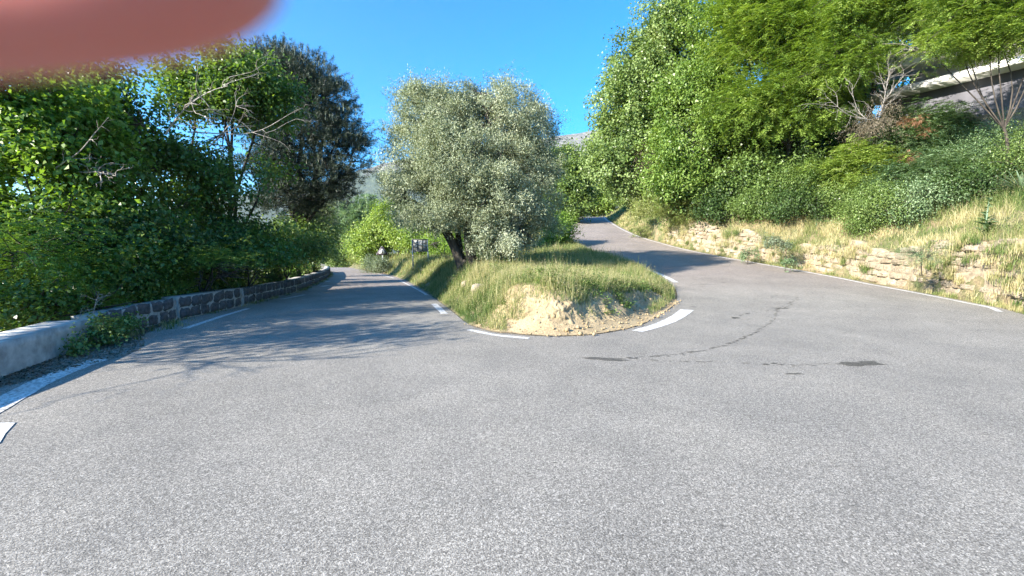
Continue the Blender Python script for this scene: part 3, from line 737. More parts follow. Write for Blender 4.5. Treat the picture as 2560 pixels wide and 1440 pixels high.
tree('broadleaf_tree', 'tallest broad-leaved tree, its crown touching the round pine', 'tree', ldrop(555, 15.5),
     LB((570, 195, 14, 100, 75), (490, 250, 14, 80, 70), (650, 240, 14.4, 85, 85), (560, 340, 13.6, 130, 95), (470, 420, 13.6, 90, 80), (630, 440, 14, 115, 85), (520, 540, 13.4, 130, 75), (660, 560, 14.5, 90, 70), (610, 140, 14, 50, 30)),
     'b', 'l_left', 2300, 18, .13, .088, 33, r=.17, group=GL, gap=.25, spread=.3, twig=.32, droop=.4, cl=9, cs=.28, ntw=300)
pb = ldrop(740, 23)
pine_l = LB((735, 215, 21, 85, 60), (812, 250, 21, 62, 58), (866, 320, 21, 52, 55), (700, 300, 21, 80, 70), (785, 350, 21, 88, 62), (876, 395, 21, 42, 50), (690, 420, 21, 80, 55), (805, 440, 21, 72, 42), (730, 495, 21, 80, 40), (655, 195, 21.5, 60, 55), (665, 180, 22, 60, 40), (840, 470, 21, 40, 30), (750, 175, 21, 60, 36), (690, 150, 21.5, 40, 30), (800, 210, 21, 45, 36))
pr_ = tree('pine_tree', 'dark rounded pine with pale upright shoots on top, at the bend of the parapet', 'tree', pb, pine_l,
     'n', 'l_pine', 9500, 30, .17, .016, 41, r=.24, ntw=400, gap=-1.4, shell=.40, rough=.12, twr=.02, cl=14, cs=.26)
def candles():
    rg = np.random.default_rng(9); mb = MB(); p, dr, k = lobe_points(pine_l, 1500, rg, .02, .12); 
    for q, d in zip(p, dr):
        if d[2] < .35: continue
        h = rg.uniform(.15, .38); b = q + d * .05; mb.tube([b, b + [rg.normal(0, .02), rg.normal(0, .02), h]], [.014, .006], 4, False)
    o = mb.build('candle_shoots', mat_simple('young_shoot', (.30, .33, .22), .8, .2, 5), None, pb); o.parent = pr_; o.location = (0, 0, 0); o['kind'] = 'stuff'
candles()

# bare dead branches in front of the crowns
def deadbranch(start, end, rg, n=26, r=.022, parent=None, loc=None, name='dead_branches', mat='dead', sp=.5):
    mb = MB(); pts = limb(mb, start, end, r, r * .35, rg, .12, 10, 5); L = np.linalg.norm(np.subtract(end, start)); ax = unit(np.subtract(end, start))
    for k in range(n):
        i = rg.integers(1, 10); d = unit(ax * .8 + rg.normal(0, sp, 3)); l = L * rg.uniform(.15, .5); q = limb(mb, pts[i], pts[i] + d * l, r * .5, r * .15, rg, .25, 6, 4)
        for _ in range(3): j = rg.integers(2, 6); d2 = unit(d + rg.normal(0, sp, 3)); limb(mb, q[j], q[j] + d2 * l * .4, r * .25, r * .1, rg, .25, 4, 3)
    return mb.build(name, M[mat], parent, loc)
rgd = np.random.default_rng(77)
dbr = [(P(415, 335, 10.6), P(570, 215, 10.3), 14), (P(200, 430, 9.6), P(290, 440, 9.2), 12), (P(470, 330, 12.3), P(700, 300, 12.0), 9), (P(140, 420, 9.3), P(235, 335, 9.1), 5), (P(520, 370, 12.4), P(590, 265, 12.2), 7)]
mbs = empty('bare_branch', P(300, 430, 10), 'bare grey dead boughs sticking out in front of the dark leafy crowns', 'dead branch')
for a_, b_, n_ in dbr:
    o = deadbranch(a_, b_, rgd, n_, .020, None, np.array(mbs.location), 'bough', sp=.45); o.parent = mbs; o.location = (0, 0, 0)

# undergrowth along the parapet
GS = 'shrubs growing behind the lower parapet'
left_sh = [
 # label, u, v, D, ru, rv, style, mat, n, m, L, W, D ground
 ('light green feathery shrub filling the left edge of the photo above the concrete parapet', (40, 640, 7.9, 150, 95), 'p', 'l_bright', 520, 5, .055, .024),
 ('small fern-green bush right behind the end of the concrete parapet', (200, 765, 7.9, 62, 36), 'p', 'l_bright', 240, 5, .045, .016),
 ('dark low shrub at the left edge of the photo touching the concrete parapet top', (70, 760, 7.4, 120, 50), 'b', 'l_left', 300, 18, .09, .06),
 ('dark leafy shrub above the ivy end of the first stone parapet piece', (320, 690, 9.4, 120, 75), 'b', 'l_left', 700, 18, .11, .075),
 ('shrub with drooping bright fronds over the second stone parapet piece', (500, 665, 10.8, 95, 50), 'p', 'l_locust', 520, 5, .055, .024),
 ('shady shrub behind the third stone parapet piece', (610, 640, 13.2, 110, 65), 'b', 'l_left', 800, 18, .11, .075),
 ('mid green shrub behind the fourth parapet piece below the pine', (715, 620, 16.5, 80, 70), 'b', 'l_mid', 700, 18, .11, .07),
 ('sunlit green shrub near the far bend, right of the pine trunk', (765, 610, 22, 50, 65), 'b', 'l_mid', 700, 18, .12, .08),
 ('pale tufted shrub under the right side of the pine', (775, 540, 24, 45, 42), 'n', 'l_grey', 500, 24, .18, .02),
 ('tall shrub closing the bend behind the far end of the parapet', (800, 585, 30, 34, 78), 'b', 'l_mid', 600, 18, .14, .10),
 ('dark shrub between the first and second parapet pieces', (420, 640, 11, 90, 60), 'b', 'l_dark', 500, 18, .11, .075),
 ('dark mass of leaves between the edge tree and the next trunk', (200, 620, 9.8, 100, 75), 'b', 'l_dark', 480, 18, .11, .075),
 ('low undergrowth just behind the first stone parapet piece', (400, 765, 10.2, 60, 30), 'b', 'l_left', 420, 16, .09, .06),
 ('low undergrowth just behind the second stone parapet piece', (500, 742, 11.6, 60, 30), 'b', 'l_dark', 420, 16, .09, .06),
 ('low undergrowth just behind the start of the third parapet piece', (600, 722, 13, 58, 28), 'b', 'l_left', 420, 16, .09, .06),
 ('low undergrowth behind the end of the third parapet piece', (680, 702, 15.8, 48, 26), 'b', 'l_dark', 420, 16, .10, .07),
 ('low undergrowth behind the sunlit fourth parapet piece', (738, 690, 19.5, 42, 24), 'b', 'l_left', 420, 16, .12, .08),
 ('low undergrowth behind the pale capping at the far bend', (782, 676, 25, 30, 20), 'b', 'l_mid', 420, 16, .14, .09),
 ('dark bush low under the tallest broad-leaved tree', (560, 600, 13.6, 110, 55), 'b', 'l_dark', 520, 18, .11, .075),
]
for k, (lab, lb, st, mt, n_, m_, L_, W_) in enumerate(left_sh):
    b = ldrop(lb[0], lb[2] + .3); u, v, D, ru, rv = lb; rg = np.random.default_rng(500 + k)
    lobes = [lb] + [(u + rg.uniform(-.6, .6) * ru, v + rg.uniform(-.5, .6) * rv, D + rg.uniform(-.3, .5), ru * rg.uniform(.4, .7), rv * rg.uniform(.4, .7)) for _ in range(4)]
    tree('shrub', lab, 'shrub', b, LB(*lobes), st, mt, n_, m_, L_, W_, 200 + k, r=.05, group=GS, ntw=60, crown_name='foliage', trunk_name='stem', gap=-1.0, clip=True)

# ivy and dead leaves over the wall end
tree('ivy_plant', 'ivy and weeds creeping over the joint between concrete and stone parapet', 'plant', (-7.0, 7.25, 0), 
     LB((275, 820, 7.15, 26, 20), (320, 808, 7.7, 30, 20), (250, 846, 6.9, 26, 12), (255, 800, 7.15, 12, 14), (200, 866, 6.4, 30, 7)), 'b', 'l_mid', 150, 12, .055, .045, 61, cs=.06, r=.012, ntw=30, crown_name='foliage', trunk_name='stem', spread=.12, twig=.1, twr=.006)
o = deadbranch(np.array([-7.3, 7.35, .35]), np.array([-7.15, 7.4, .8]), rgd, 16, .008, sp=.9); tag(o, 'pale dry twigs standing up above the end of the concrete parapet', 'dry plant'); o.name = 'dry_weed'
o = deadbranch(P(195, 800, 7.2), P(205, 770, 7.2), rgd, 8, .006, sp=.8); tag(o, 'tiny pale dry twig behind the middle of the concrete parapet top', 'dry plant'); o.name = 'dry_weed'

# ------------------------------------------------------------------ right-hand slope
GR = 'trees on the bank above the retaining wall'
def T(name, lab, base, lobes, st, mt, n, m, L, W, seed, r=.14, grp=GR, cat='tree', **k): return tree(name, lab, cat, base, LB(*lobes), st, mt, n, m, L, W, seed, r=r, group=grp, **k)
T('poplar_tree', 'tall pale green tree at the left end of the upper bank, against the sky', onground(1672, 35),
  [(1655, 85, 33, 62, 70), (1600, 185, 33, 65, 80), (1560, 290, 32, 55, 80), (1525, 385, 32, 42, 70), (1680, 190, 33, 90, 100), (1640, 310, 32, 95, 95), (1590, 420, 32, 70, 60), (1700, 60, 33, 35, 45)],
  'b', 'l_poplar', 5200, 20, .19, .15, 51, r=.26, gap=-.1, rough=.2, spread=.4, twig=.4, cs=.5)
T('chestnut_tree', 'rich green tree between the tall pale tree and the feathery trees', onground(1770, 29.5),
  [(1800, 130, 29, 85, 90), (1745, 230, 28.5, 80, 80), (1840, 60, 29, 70, 60), (1735, 350, 28, 85, 85), (1690, 440, 28, 60, 60), (1840, 250, 29, 80, 90), (1800, 330, 28, 60, 70), (1760, 60, 29.5, 45, 38)],
  'b', 'l_chest', 4300, 20, .20, .10, 52, r=.2, gap=.25, rough=.25, spread=.4, twig=.4, cs=.5)
T('locust_tree', 'feathery locust tree in the middle of the upper slope with a leaning trunk', onground(1960, 25),
  [(1930, 90, 24.5, 95, 75), (2020, 60, 24.5, 90, 65), (1960, 200, 23.5, 100, 60), (2060, 150, 23.5, 85, 60), (1890, 250, 24, 75, 70), (2040, 250, 23, 85, 50), (1880, 20, 25, 80, 50), (1990, -10, 25, 120, 50)],
  'p', 'l_locust', 5200, 4, .14, .065, 53, r=.16, stalk=.5, gap=.1, flat=.3, cs=.55)
T('locust_tree', 'feathery locust tree whose flat leafy tiers hang before the white balcony', onground(2150, 27),
  [(2140, 70, 20.5, 90, 55), (2220, 10, 20, 100, 40), (2090, 165, 20.4, 50, 40), (2320, -10, 19.5, 110, 36), (2100, -10, 20.5, 80, 50), (2180, 115, 20, 50, 20)],
  'p', 'l_locust', 1700, 4, .11, .05, 54, r=.10, stalk=.42, gap=.1, flat=.28)
T('locust_tree', 'feathery locust tree at the top right corner over the upper balcony', onground(2500, 16),
  [(2400, 10, 16, 120, 36), (2530, -10, 15.6, 100, 40), (2430, 85, 15.8, 80, 20), (2320, 110, 16, 50, 14), (2500, 85, 15.6, 70, 18), (2590, 65, 15.4, 50, 36), (2600, 0, 16, 100, 70), (2480, 60, 15.7, 90, 24)],
  'p', 'l_locust', 1700, 4, .09, .042, 55, r=.06, stalk=.36, gap=.15, flat=.28)

T('broadleaf_tree', 'leafy green tree behind the left end of the white balconies', onground(2150, 31), [(2120, 60, 30, 90, 80), (2200, 120, 30, 70, 80), (2100, 170, 30, 70, 80), (2230, 50, 30, 80, 60), (2190, 200, 30, 60, 60)],
  'b', 'l_mid', 2200, 20, .18, .11, 57, r=.2, gap=-.6, spread=.4, twig=.4)
GB = 'shrubs on the bank above the retaining wall'
right_sh = [
 ('yellow-green fluffy shrub in front of the dark hollow, middle of the bank', (1855, 400, 23, 85, 75), 'b', 'l_yellow', 1500, 22, .10, .035),
 ('small tree of mid green leaves below the feathery locust', (1960, 350, 22, 95, 85), 'p', 'l_mid', 1400, 5, .11, .05),
 ('broad-leaved shrub hanging over a pale rock in the bank', (1920, 450, 20, 80, 70), 'b', 'l_mid', 700, 18, .15, .10),
 ('bright feathery shrub left of the dead brown bush', (2070, 340, 20, 85, 60), 'p', 'l_locust', 1000, 5, .10, .045),
 ('rounded green shrub below the dead brown bush', (2130, 440, 18, 90, 65), 'p', 'l_locust', 1200, 5, .09, .042),
 ('bluish green shrub with patches of orange leaves, under the balcony', (2310, 350, 17, 95, 75), 'p', 'l_blue', 1400, 5, .085, .035),
 ('bluish shrub spilling down to the dry grass, below the one with orange leaves', (2330, 450, 15.5, 110, 50), 'p', 'l_blue', 1200, 5, .08, .032),
 ('dark bushy shrub against the stone base of the house', (2450, 380, 16, 80, 60), 'b', 'l_blue', 1100, 20, .07, .035),
 ('small pale grey-leaved shrub at the foot of the green shrubs', (2110, 465, 16.8, 26, 26), 'b', 'l_grey', 220, 18, .06, .035),
 ('dark green shrub hanging down onto the dry grass mid bank', (2200, 520, 15.8, 75, 55), 'b', 'l_mid', 900, 20, .07, .035),
 ('leafy shrub under the rich green tree at the bank edge', (1740, 470, 25, 80, 60), 'b', 'l_mid', 900, 20, .14, .08),
 ('light green bush spilling over the bank near the wall end', (1720, 520, 24.5, 62, 42), 'p', 'l_yellow', 700, 5, .09, .03),
 ('sunny grey-green bush where the retaining wall ends', (1615, 515, 35, 32, 28), 'b', 'l_yellow', 500, 20, .12, .05),
 ('bushy green shrub at the bend above the far road edge', (1572, 478, 46, 38, 36), 'b', 'l_mid', 500, 20, .16, .10),
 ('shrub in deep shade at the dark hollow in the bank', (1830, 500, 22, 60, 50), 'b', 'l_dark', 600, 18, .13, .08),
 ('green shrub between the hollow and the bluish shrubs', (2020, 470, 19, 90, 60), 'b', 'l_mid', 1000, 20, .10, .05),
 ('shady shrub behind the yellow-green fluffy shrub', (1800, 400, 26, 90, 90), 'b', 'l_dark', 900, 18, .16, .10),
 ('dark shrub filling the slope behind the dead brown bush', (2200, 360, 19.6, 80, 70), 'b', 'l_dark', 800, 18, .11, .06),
 ('grassy green shrub at the right edge of the photo above the yucca', (2540, 400, 14, 60, 60), 'b', 'l_mid', 600, 20, .07, .03),
 ('low green shrub just above the wall below the broad-leaved one', (1900, 505, 20, 70, 45), 'b', 'l_mid', 800, 20, .10, .05),
 ('low leafy shrub above the middle of the retaining wall', (2010, 520, 18, 75, 42), 'b', 'l_dark', 800, 20, .09, .05),
 ('low light green shrub left of the shrub that hangs onto the dry grass', (2100, 515, 17, 70, 40), 'b', 'l_mid', 800, 20, .08, .045),
 ('dark green shrub right of the shrub that hangs onto the dry grass', (2290, 500, 15, 70, 40), 'b', 'l_blue', 800, 20, .07, .04),
 ('shady shrub behind the mullein, left of the yucca', (2430, 455, 14.5, 80, 45), 'b', 'l_dark', 800, 20, .08, .045),
 ('tall shrub with small leaves touching the dark lower house wall', (2380, 300, 17, 45, 60), 'b', 'l_mid', 500, 20, .08, .045),
 ('slender shrub in front of the house at the right edge of the photo', (2520, 300, 16, 45, 60), 'b', 'l_blue', 380, 20, .08, .045),
 ('light green shrub covering the foot of the dead brown bush', (2180, 365, 17.5, 55, 40), 'p', 'l_locust', 600, 5, .09, .042),
 ('light green bush at the road edge under the tall pale tree', (1650, 500, 31, 40, 40), 'b', 'l_yellow', 500, 18, .14, .06),
 ('tall green shrub below the flat leafy tiers of the balcony tree', (2090, 270, 21, 75, 65), 'b', 'l_mid', 1000, 20, .11, .06),
 ('green shrub filling the bank under the feathery middle tree', (2000, 420, 22, 85, 60), 'b', 'l_dark', 900, 20, .12, .07),
]
for k, (lab, lb, st, mt, n_, m_, L_, W_) in enumerate(right_sh):
    u, v, D, ru, rv = lb; rg = np.random.default_rng(700 + k)
    Dt = TG(u, min(v + rv * .9, 575)); k_ = 1 if Dt is None or Dt > 45 else Dt / D; D = D * k_; L_ *= k_ ** .5; W_ *= k_ ** .5; lb = (u, v, D, ru, rv)
    b = onground(u, D)
    lobes = [lb] + [(u + rg.uniform(-.7, .7) * ru, v + rg.uniform(-.6, .7) * rv, D + rg.uniform(-.6, .6), ru * rg.uniform(.35, .65), rv * rg.uniform(.35, .65)) for _ in range(5)]
    sh = tree('shrub', lab, 'shrub', b, LB(*lobes), st, mt, n_, m_, L_, W_, 300 + k, r=.05, group=GB, ntw=60, crown_name='foliage', trunk_name='stem', gap=-.35, rough=.3)
    if 'orange' in lab:
        for q in ((2290, 300, 15.6, 22, 14), (2310, 325, 15.6, 14, 14), (2270, 300, 15.6, 12, 10), (2275, 390, 15.2, 20, 14)):
            V, Q, ti, _ = crown_pinnate(LB((q[0], q[1], D - .9, q[3] * .9, q[4] * .9)), 9, 3, .06, .022, rg, gap=None, seed=3, stalk=.16, cl=1); o = mesh('orange_leaves', V, Q, M['l_rust'], None, ti, loc=b); o.parent = sh; o.location = (0, 0, 0)

# dead brown bush under the balcony
db = onground(2185, 17.5); dbush = empty('dead_bush', db, 'dead leafless bush with brown tangle and pale grey twigs in front of the balcony', 'shrub')
mbx = MB()
V, Q, ti, _ = crown_broad(LB((2180, 305, 17, 34, 22), (2205, 290, 17, 22, 20), (2165, 320, 17, 26, 16)), 260, 14, .11, .012, np.random.default_rng(8), gap=None, spread=.2, twig=.2)
o = mesh('brown_tangle', V, Q, M['l_brown'], None, ti, loc=db); o.parent = dbush; o.location = (0, 0, 0)
for a_, b_, n_ in ((P(2195, 300, 17), P(2225, 175, 17), 26), (P(2170, 300, 17), P(2130, 225, 17), 12), (P(2180, 300, 17), P(2070, 245, 16.6), 12), (P(2190, 290, 17), P(2260, 190, 17), 14)):
    o = deadbranch(a_, b_, rgd, n_, .014, None, db, 'dead_twigs', sp=.42); o.parent = dbush; o.location = (0, 0, 0)
o = deadbranch(P(2330, 130, 18), P(2205, 110, 18), rgd, 8, .02, sp=.5); o.name = 'bare_branch'; tag(o, 'bare pale branch hanging before the upper balcony of the house', 'dead branch')
V, Q, ti, _ = crown_broad(LB((1610, 400, 31.0, 26, 45), (1630, 425, 31, 30, 18)), 260, 16, .22, .02, np.random.default_rng(18), gap=None, spread=.4, twig=.3)
o = mesh('dead_tangle', V, Q, M['l_brown'], None, ti); tag(o, 'dark brown dead tangle of twigs hanging in the tall pale tree', 'dead branch')

# ------------------------------------------------------------------ far trees and shrubs
GF = 'trees in the distance beyond the roads'
T('broadleaf_tree', 'round dark green tree beyond the olive, left of the upper road', onground(1425, 50), [(1420, 430, 50, 36, 44), (1400, 475, 50, 45, 50), (1435, 480, 50, 28, 44), (1398, 400, 51, 26, 20), (1420, 520, 49, 38, 30)], 'b', 'l_mid', 2200, 20, .28, .2, 81, grp=GF, r=.25, spread=.5, twig=.5, gap=-.5)
T('broadleaf_tree', 'green tree at the far top of the upper road', onground(1485, 70), [(1485, 490, 70, 45, 30), (1455, 505, 69, 30, 22), (1515, 500, 69, 30, 25)], 'b', 'l_locust', 1100, 20, .34, .22, 82, grp=GF, r=.2, spread=.6, twig=.6)
T('conifer_tree', 'slim grey-green conifer between the dark round tree and the bank trees', onground(1484, 100), [(1482, 440, 100, 10, 50), (1480, 480, 100, 18, 30)], 'n', 'l_grey', 500, 24, .8, .12, 83, grp=GF, r=.2)
T('conifer_tree', 'second faint conifer at the far end of the upper road', onground(1464, 110), [(1466, 450, 110, 9, 40), (1464, 490, 110, 14, 25)], 'n', 'l_grey', 400, 24, .8, .12, 84, grp=GF, r=.2)
T('broadleaf_tree', 'bright yellow-green tree left of the olive, behind the sign board', onground(1000, 42), [(985, 570, 42, 55, 45), (940, 590, 42, 40, 42), (1030, 590, 40, 45, 30), (910, 615, 42, 28, 25), (975, 530, 42, 25, 25), (1070, 592, 38, 40, 22), (1120, 600, 34, 40, 18)], 'b', 'l_locust', 3200, 20, .20, .12, 85, grp=GF, r=.15, spread=.4, twig=.4, gap=-.7)
T('cedar_tree', 'layered grey-green cedar at the end of the lower road', onground(905, 82), [(908, 515, 82, 18, 16), (900, 545, 82, 32, 20), (890, 580, 82, 32, 25), (915, 570, 82, 30, 30)], 'n', 'l_blue', 1300, 24, .7, .10, 86, grp=GF, r=.25, rough=.4)
T('olive_tree', 'distant silvery olive left of the cedar', onground(848, 86), [(850, 565, 86, 22, 25), (865, 585, 86, 22, 20), (840, 590, 86, 18, 20)], 'b', 'l_grey', 900, 20, .4, .12, 87, grp=GF, r=.2, spread=.7, twig=.6)
T('broadleaf_tree', 'distant dark tree above the cream fence', onground(872, 90), [(880, 600, 90, 22, 22), (860, 600, 92, 20, 18)], 'b', 'l_dark', 600, 20, .4, .3, 88, grp=GF, r=.2, spread=.7, twig=.6)
T('broadleaf_tree', 'farthest hazy tree group member below the hill, left of the cedar', onground(850, 130), [(845, 535, 130, 22, 15), (870, 545, 130, 22, 18)], 'b', 'l_grey', 800, 20, .7, .4, 89, grp=GF, r=.2, spread=1, twig=.9)
T('shrub', 'dark hedge closing the lower road at the bend', onground(855, 66), [(852, 642, 66, 32, 18), (880, 640, 66, 24, 18), (835, 635, 65, 22, 22), (905, 640, 66, 22, 18)], 'b', 'l_mid', 1500, 20, .2, .13, 90, grp='shrubs along the lower road', cat='hedge', r=.06, crown_name='foliage', trunk_name='stem', spread=.4, twig=.3)
GI = 'shrubs on the island'
T('shrub', 'grey-green roadside shrub at the bend of the lower road, left of the triangle sign', onground(905, 50), [(905, 643, 49, 22, 17), (925, 635, 47, 22, 20)], 'b', 'l_yellow', 700, 20, .14, .06, 91, grp=GI, cat='shrub', r=.05, crown_name='foliage', trunk_name='stem')
T('shrub', 'shaded shrub under the triangle sign', onground(950, 39), [(938, 662, 38, 22, 14), (962, 662, 36, 18, 12)], 'b', 'l_grey', 600, 20, .12, .05, 92, grp=GI, cat='shrub', r=.05, crown_name='foliage', trunk_name='stem')
T('shrub', 'fresh green shrub at the road edge right of the olive', onground(1402, 30), [(1400, 565, 30, 18, 24), (1392, 590, 29, 24, 24)], 'b', 'l_bright', 500, 18, .14, .09, 93, grp=GI, cat='shrub', r=.05, crown_name='foliage', trunk_name='stem')
T('shrub', 'low green bush behind the olive trunk', onground(1090, 24), [(1095, 612, 31, 24, 14), (1215, 628, 22, 50, 18), (1140, 612, 29, 24, 13)], 'b', 'l_bright', 700, 18, .11, .06, 94, grp=GI, cat='shrub', r=.05, crown_name='foliage', trunk_name='stem')

# ------------------------------------------------------------------ grass
def blades(p, h, w, rg, lean=.35, dirb=None, tint=None, seg=(.0, .55, 1.0)):
    n = len(p); az = rg.uniform(0, 2 * math.pi, n); hd = np.stack([np.cos(az), np.sin(az), 0 * az], 1)
    if dirb is not None: hd = unit(hd + dirb)
    ln = np.abs(rg.normal(0, lean, n))[:, None]; sd = np.stack([-np.sin(az + rg.normal(0, .8, n)), np.cos(az), 0 * az], 1)
    up = np.array([0, 0, 1.]); h = h[:, None]; w = np.broadcast_to(w, n)[:, None]
    m = p + up * h * .55 + hd * h * ln * .25; t = p + up * h * (1 - .25 * np.minimum(ln, 1.2) ** 2) + hd * h * ln * .85
    V = np.stack([p - sd * w * .5, p + sd * w * .5, m + sd * w * .4, m - sd * w * .4, t], 1).reshape(-1, 3); i = np.arange(n)[:, None] * 5
    Q = i + [[0, 1, 2, 3]]; T = i + [[3, 2, 4]]
    return V, Q, T, t, hd
def seeds(t, hd, rg, L=.02, k=4, W=.008):
    n = len(t); s = np.linspace(0, 1, k)[None, :, None]; p = t[:, None] - s * np.array([0, 0, .09]) + hd[:, None] * s * -.02 + rg.normal(0, .01, (n, k, 3))
    d = hd[:, None] * .6 + rg.normal(0, .5, (n, k, 3)) + [0, 0, .1]; return leaves(p.reshape(-1, 3), d.reshape(-1, 3), rg.normal(size=(n * k, 3)), L, W, rg, .3)

def grass_object(name, label, p, h, w, tint, seed, lean=.35, seedfrac=.3, mat='grass', sl=.022, sw=.009, dirb=None):
    rg = np.random.default_rng(seed); V, Q, T, t, hd = blades(p, h, w, rg, lean, dirb)
    tall = (rg.random(len(p)) < seedfrac) & (h > np.quantile(h, .4)); V2, Q2 = seeds(t[tall], hd[tall], rg, sl, 4, sw)
    ti = np.r_[tint, np.full(0, 0.)]; V = np.vstack([V, V2]); Q2 = Q2 + 5 * len(p)
    tints = np.concatenate([tint, np.clip(rg.normal(.85, .1, len(Q2)), 0, 1), tint])
    o = mesh(name, V, [np.vstack([Q, Q2]), T], M[mat], None, tints); tag(o, label, 'grass', kind='stuff'); return o

def sample(x0, x1, y0, y1, n, rg): return rg.uniform(x0, x1, n), rg.uniform(y0, y1, n)
def island_grass():
    rg = np.random.default_rng(12); P_, H_, W_, T_ = [], [], [], []
    for (x0, x1, y0, y1, n, w, hs) in ((-3.2, 6.2, 7.7, 13, 115000, .007, 1.0), (-5.6, 6.4, 13, 20, 95000, .010, 1.05), (-9, 6.4, 20, 30, 60000, .016, 1.15), (-15, 6.5, 30, 45, 45000, .025, 1.25), (-24, 9, 45, 66, 30000, .04, 1.4)):
        x, y = sample(x0, x1, y0, y1, n, rg); k = inside(x, y, IC); x, y = x[k], y[k]; d, _ = seg_dist(x, y, IC)
        p3 = np.stack([x, y, 0 * x], 1); nz = noise(p3, 1.1, 7, 3); n2 = noise(p3, 3.0, 9, 2)
        front = (y < 12.6) & (x > -.1); edge = np.where(front, .82 + .16 * noise(p3, 3, 1, 2), .04 + .06 * rg.random(len(x)))
        edge = np.where(front & (x < .25), .45, edge); edge = np.where(front & (x > 3.4), np.minimum(edge, .75), edge)
        sparse = front & (d > .5) & (d < edge) & (rg.random(len(x)) < .07 + .25 * (n2 > .45)); k = (d > edge) | sparse | (front & (x > 3.3) & (d < .35) & (d > .1) & (rg.random(len(x)) < .5))
        k &= rg.random(len(x)) < .75 + .3 * n2
        # trodden thinner grass right under the olive
        x, y, d, nz, n2 = x[k], y[k], d[k], nz[k], n2[k]; z = zt(x, y)
        h = (.15 + .09 * nz + .07 * n2 + .22 * rg.random(len(x)) ** 3) * hs * (.6 + .4 * sm(d / .8)); h = np.maximum(h, .07); h *= np.where(rg.random(len(x)) < .035, 1.8, 1)
        green = sm((-.25 - x) / 1.2) * sm((12.5 - y) / 2) * .30 + .18 * (nz > .35) + sm((d - 2.6) / 1) * 0 + .12 * ((y < 11.5) & (d < 1.35) & (x > .8))
        t = np.clip(.44 + .24 * n2 + .14 * nz - green + rg.normal(0, .19, len(x)), 0, 1)
        P_.append(np.stack([x, y, z - .01], 1)); H_.append(h); W_.append(np.full(len(x), w)); T_.append(t)
    grass_object('grass', 'tall green and straw coloured seeding grass covering the island between the roads', np.vstack(P_), np.concatenate(H_), np.concatenate(W_), np.concatenate(T_), 13, .38, .42)
island_grass()

def bank_grass():
    rg = np.random.default_rng(22); P_, H_, W_, T_, G_ = [], [], [], [], []
    for (x0, x1, y0, y1, n, w) in ((11.5, 23, 4, 14, 110000, .009), (12, 24, 14, 24, 90000, .012), (10, 20, 24, 36, 50000, .018), (10, 17, 36, 66, 45000, .03)):
        x, y = sample(x0, x1, y0, y1, n, rg); d, s = seg_dist(x, y, OR); ok = ~inside(x, y, ROADP) & (x > 9)
        p3 = np.stack([x, y, 0 * x], 1); nz = noise(p3, .8, 3, 3); n2 = noise(p3, 2.6, 1, 2)
        lim = np.where(y > 33.5, .12, .56); k = ok & (d > lim) & (rg.random(len(x)) < .45 + .5 * sm((n2 + .4) / .8)) & (d < 8) & (rg.random(len(x)) < np.clip(1.15 - d * .09, .3, 1))
        x, y, d, nz, n2 = x[k], y[k], d[k], nz[k], n2[k]; z = zt(x, y)
        h = (.12 + .13 * nz + .30 * rg.random(len(x)) ** 2.5) * (1 + .35 * n2); h = np.maximum(h, .06)
        gr = sm((d - 1.7 - .5 * nz) / .9); far = sm((y - 30) / 5)
        t = np.clip(.80 + .16 * n2 - .35 * (noise(np.stack([x, y, 0 * x], 1), 1.7, 6, 2) > .45) - .55 * gr - .15 * far + rg.normal(0, .15, len(x)), 0, 1)
        P_.append(np.stack([x, y, z - .01], 1)); H_.append(h * (1 + .5 * gr)); W_.append(np.full(len(x), w)); T_.append(t)
    grass_object('dry_grass', 'dry straw coloured grass covering the bank above the retaining wall', np.vstack(P_), np.concatenate(H_), np.concatenate(W_), np.concatenate(T_), 23, .85, .25, dirb=np.array([-.8, -.4, 0]))
bank_grass()

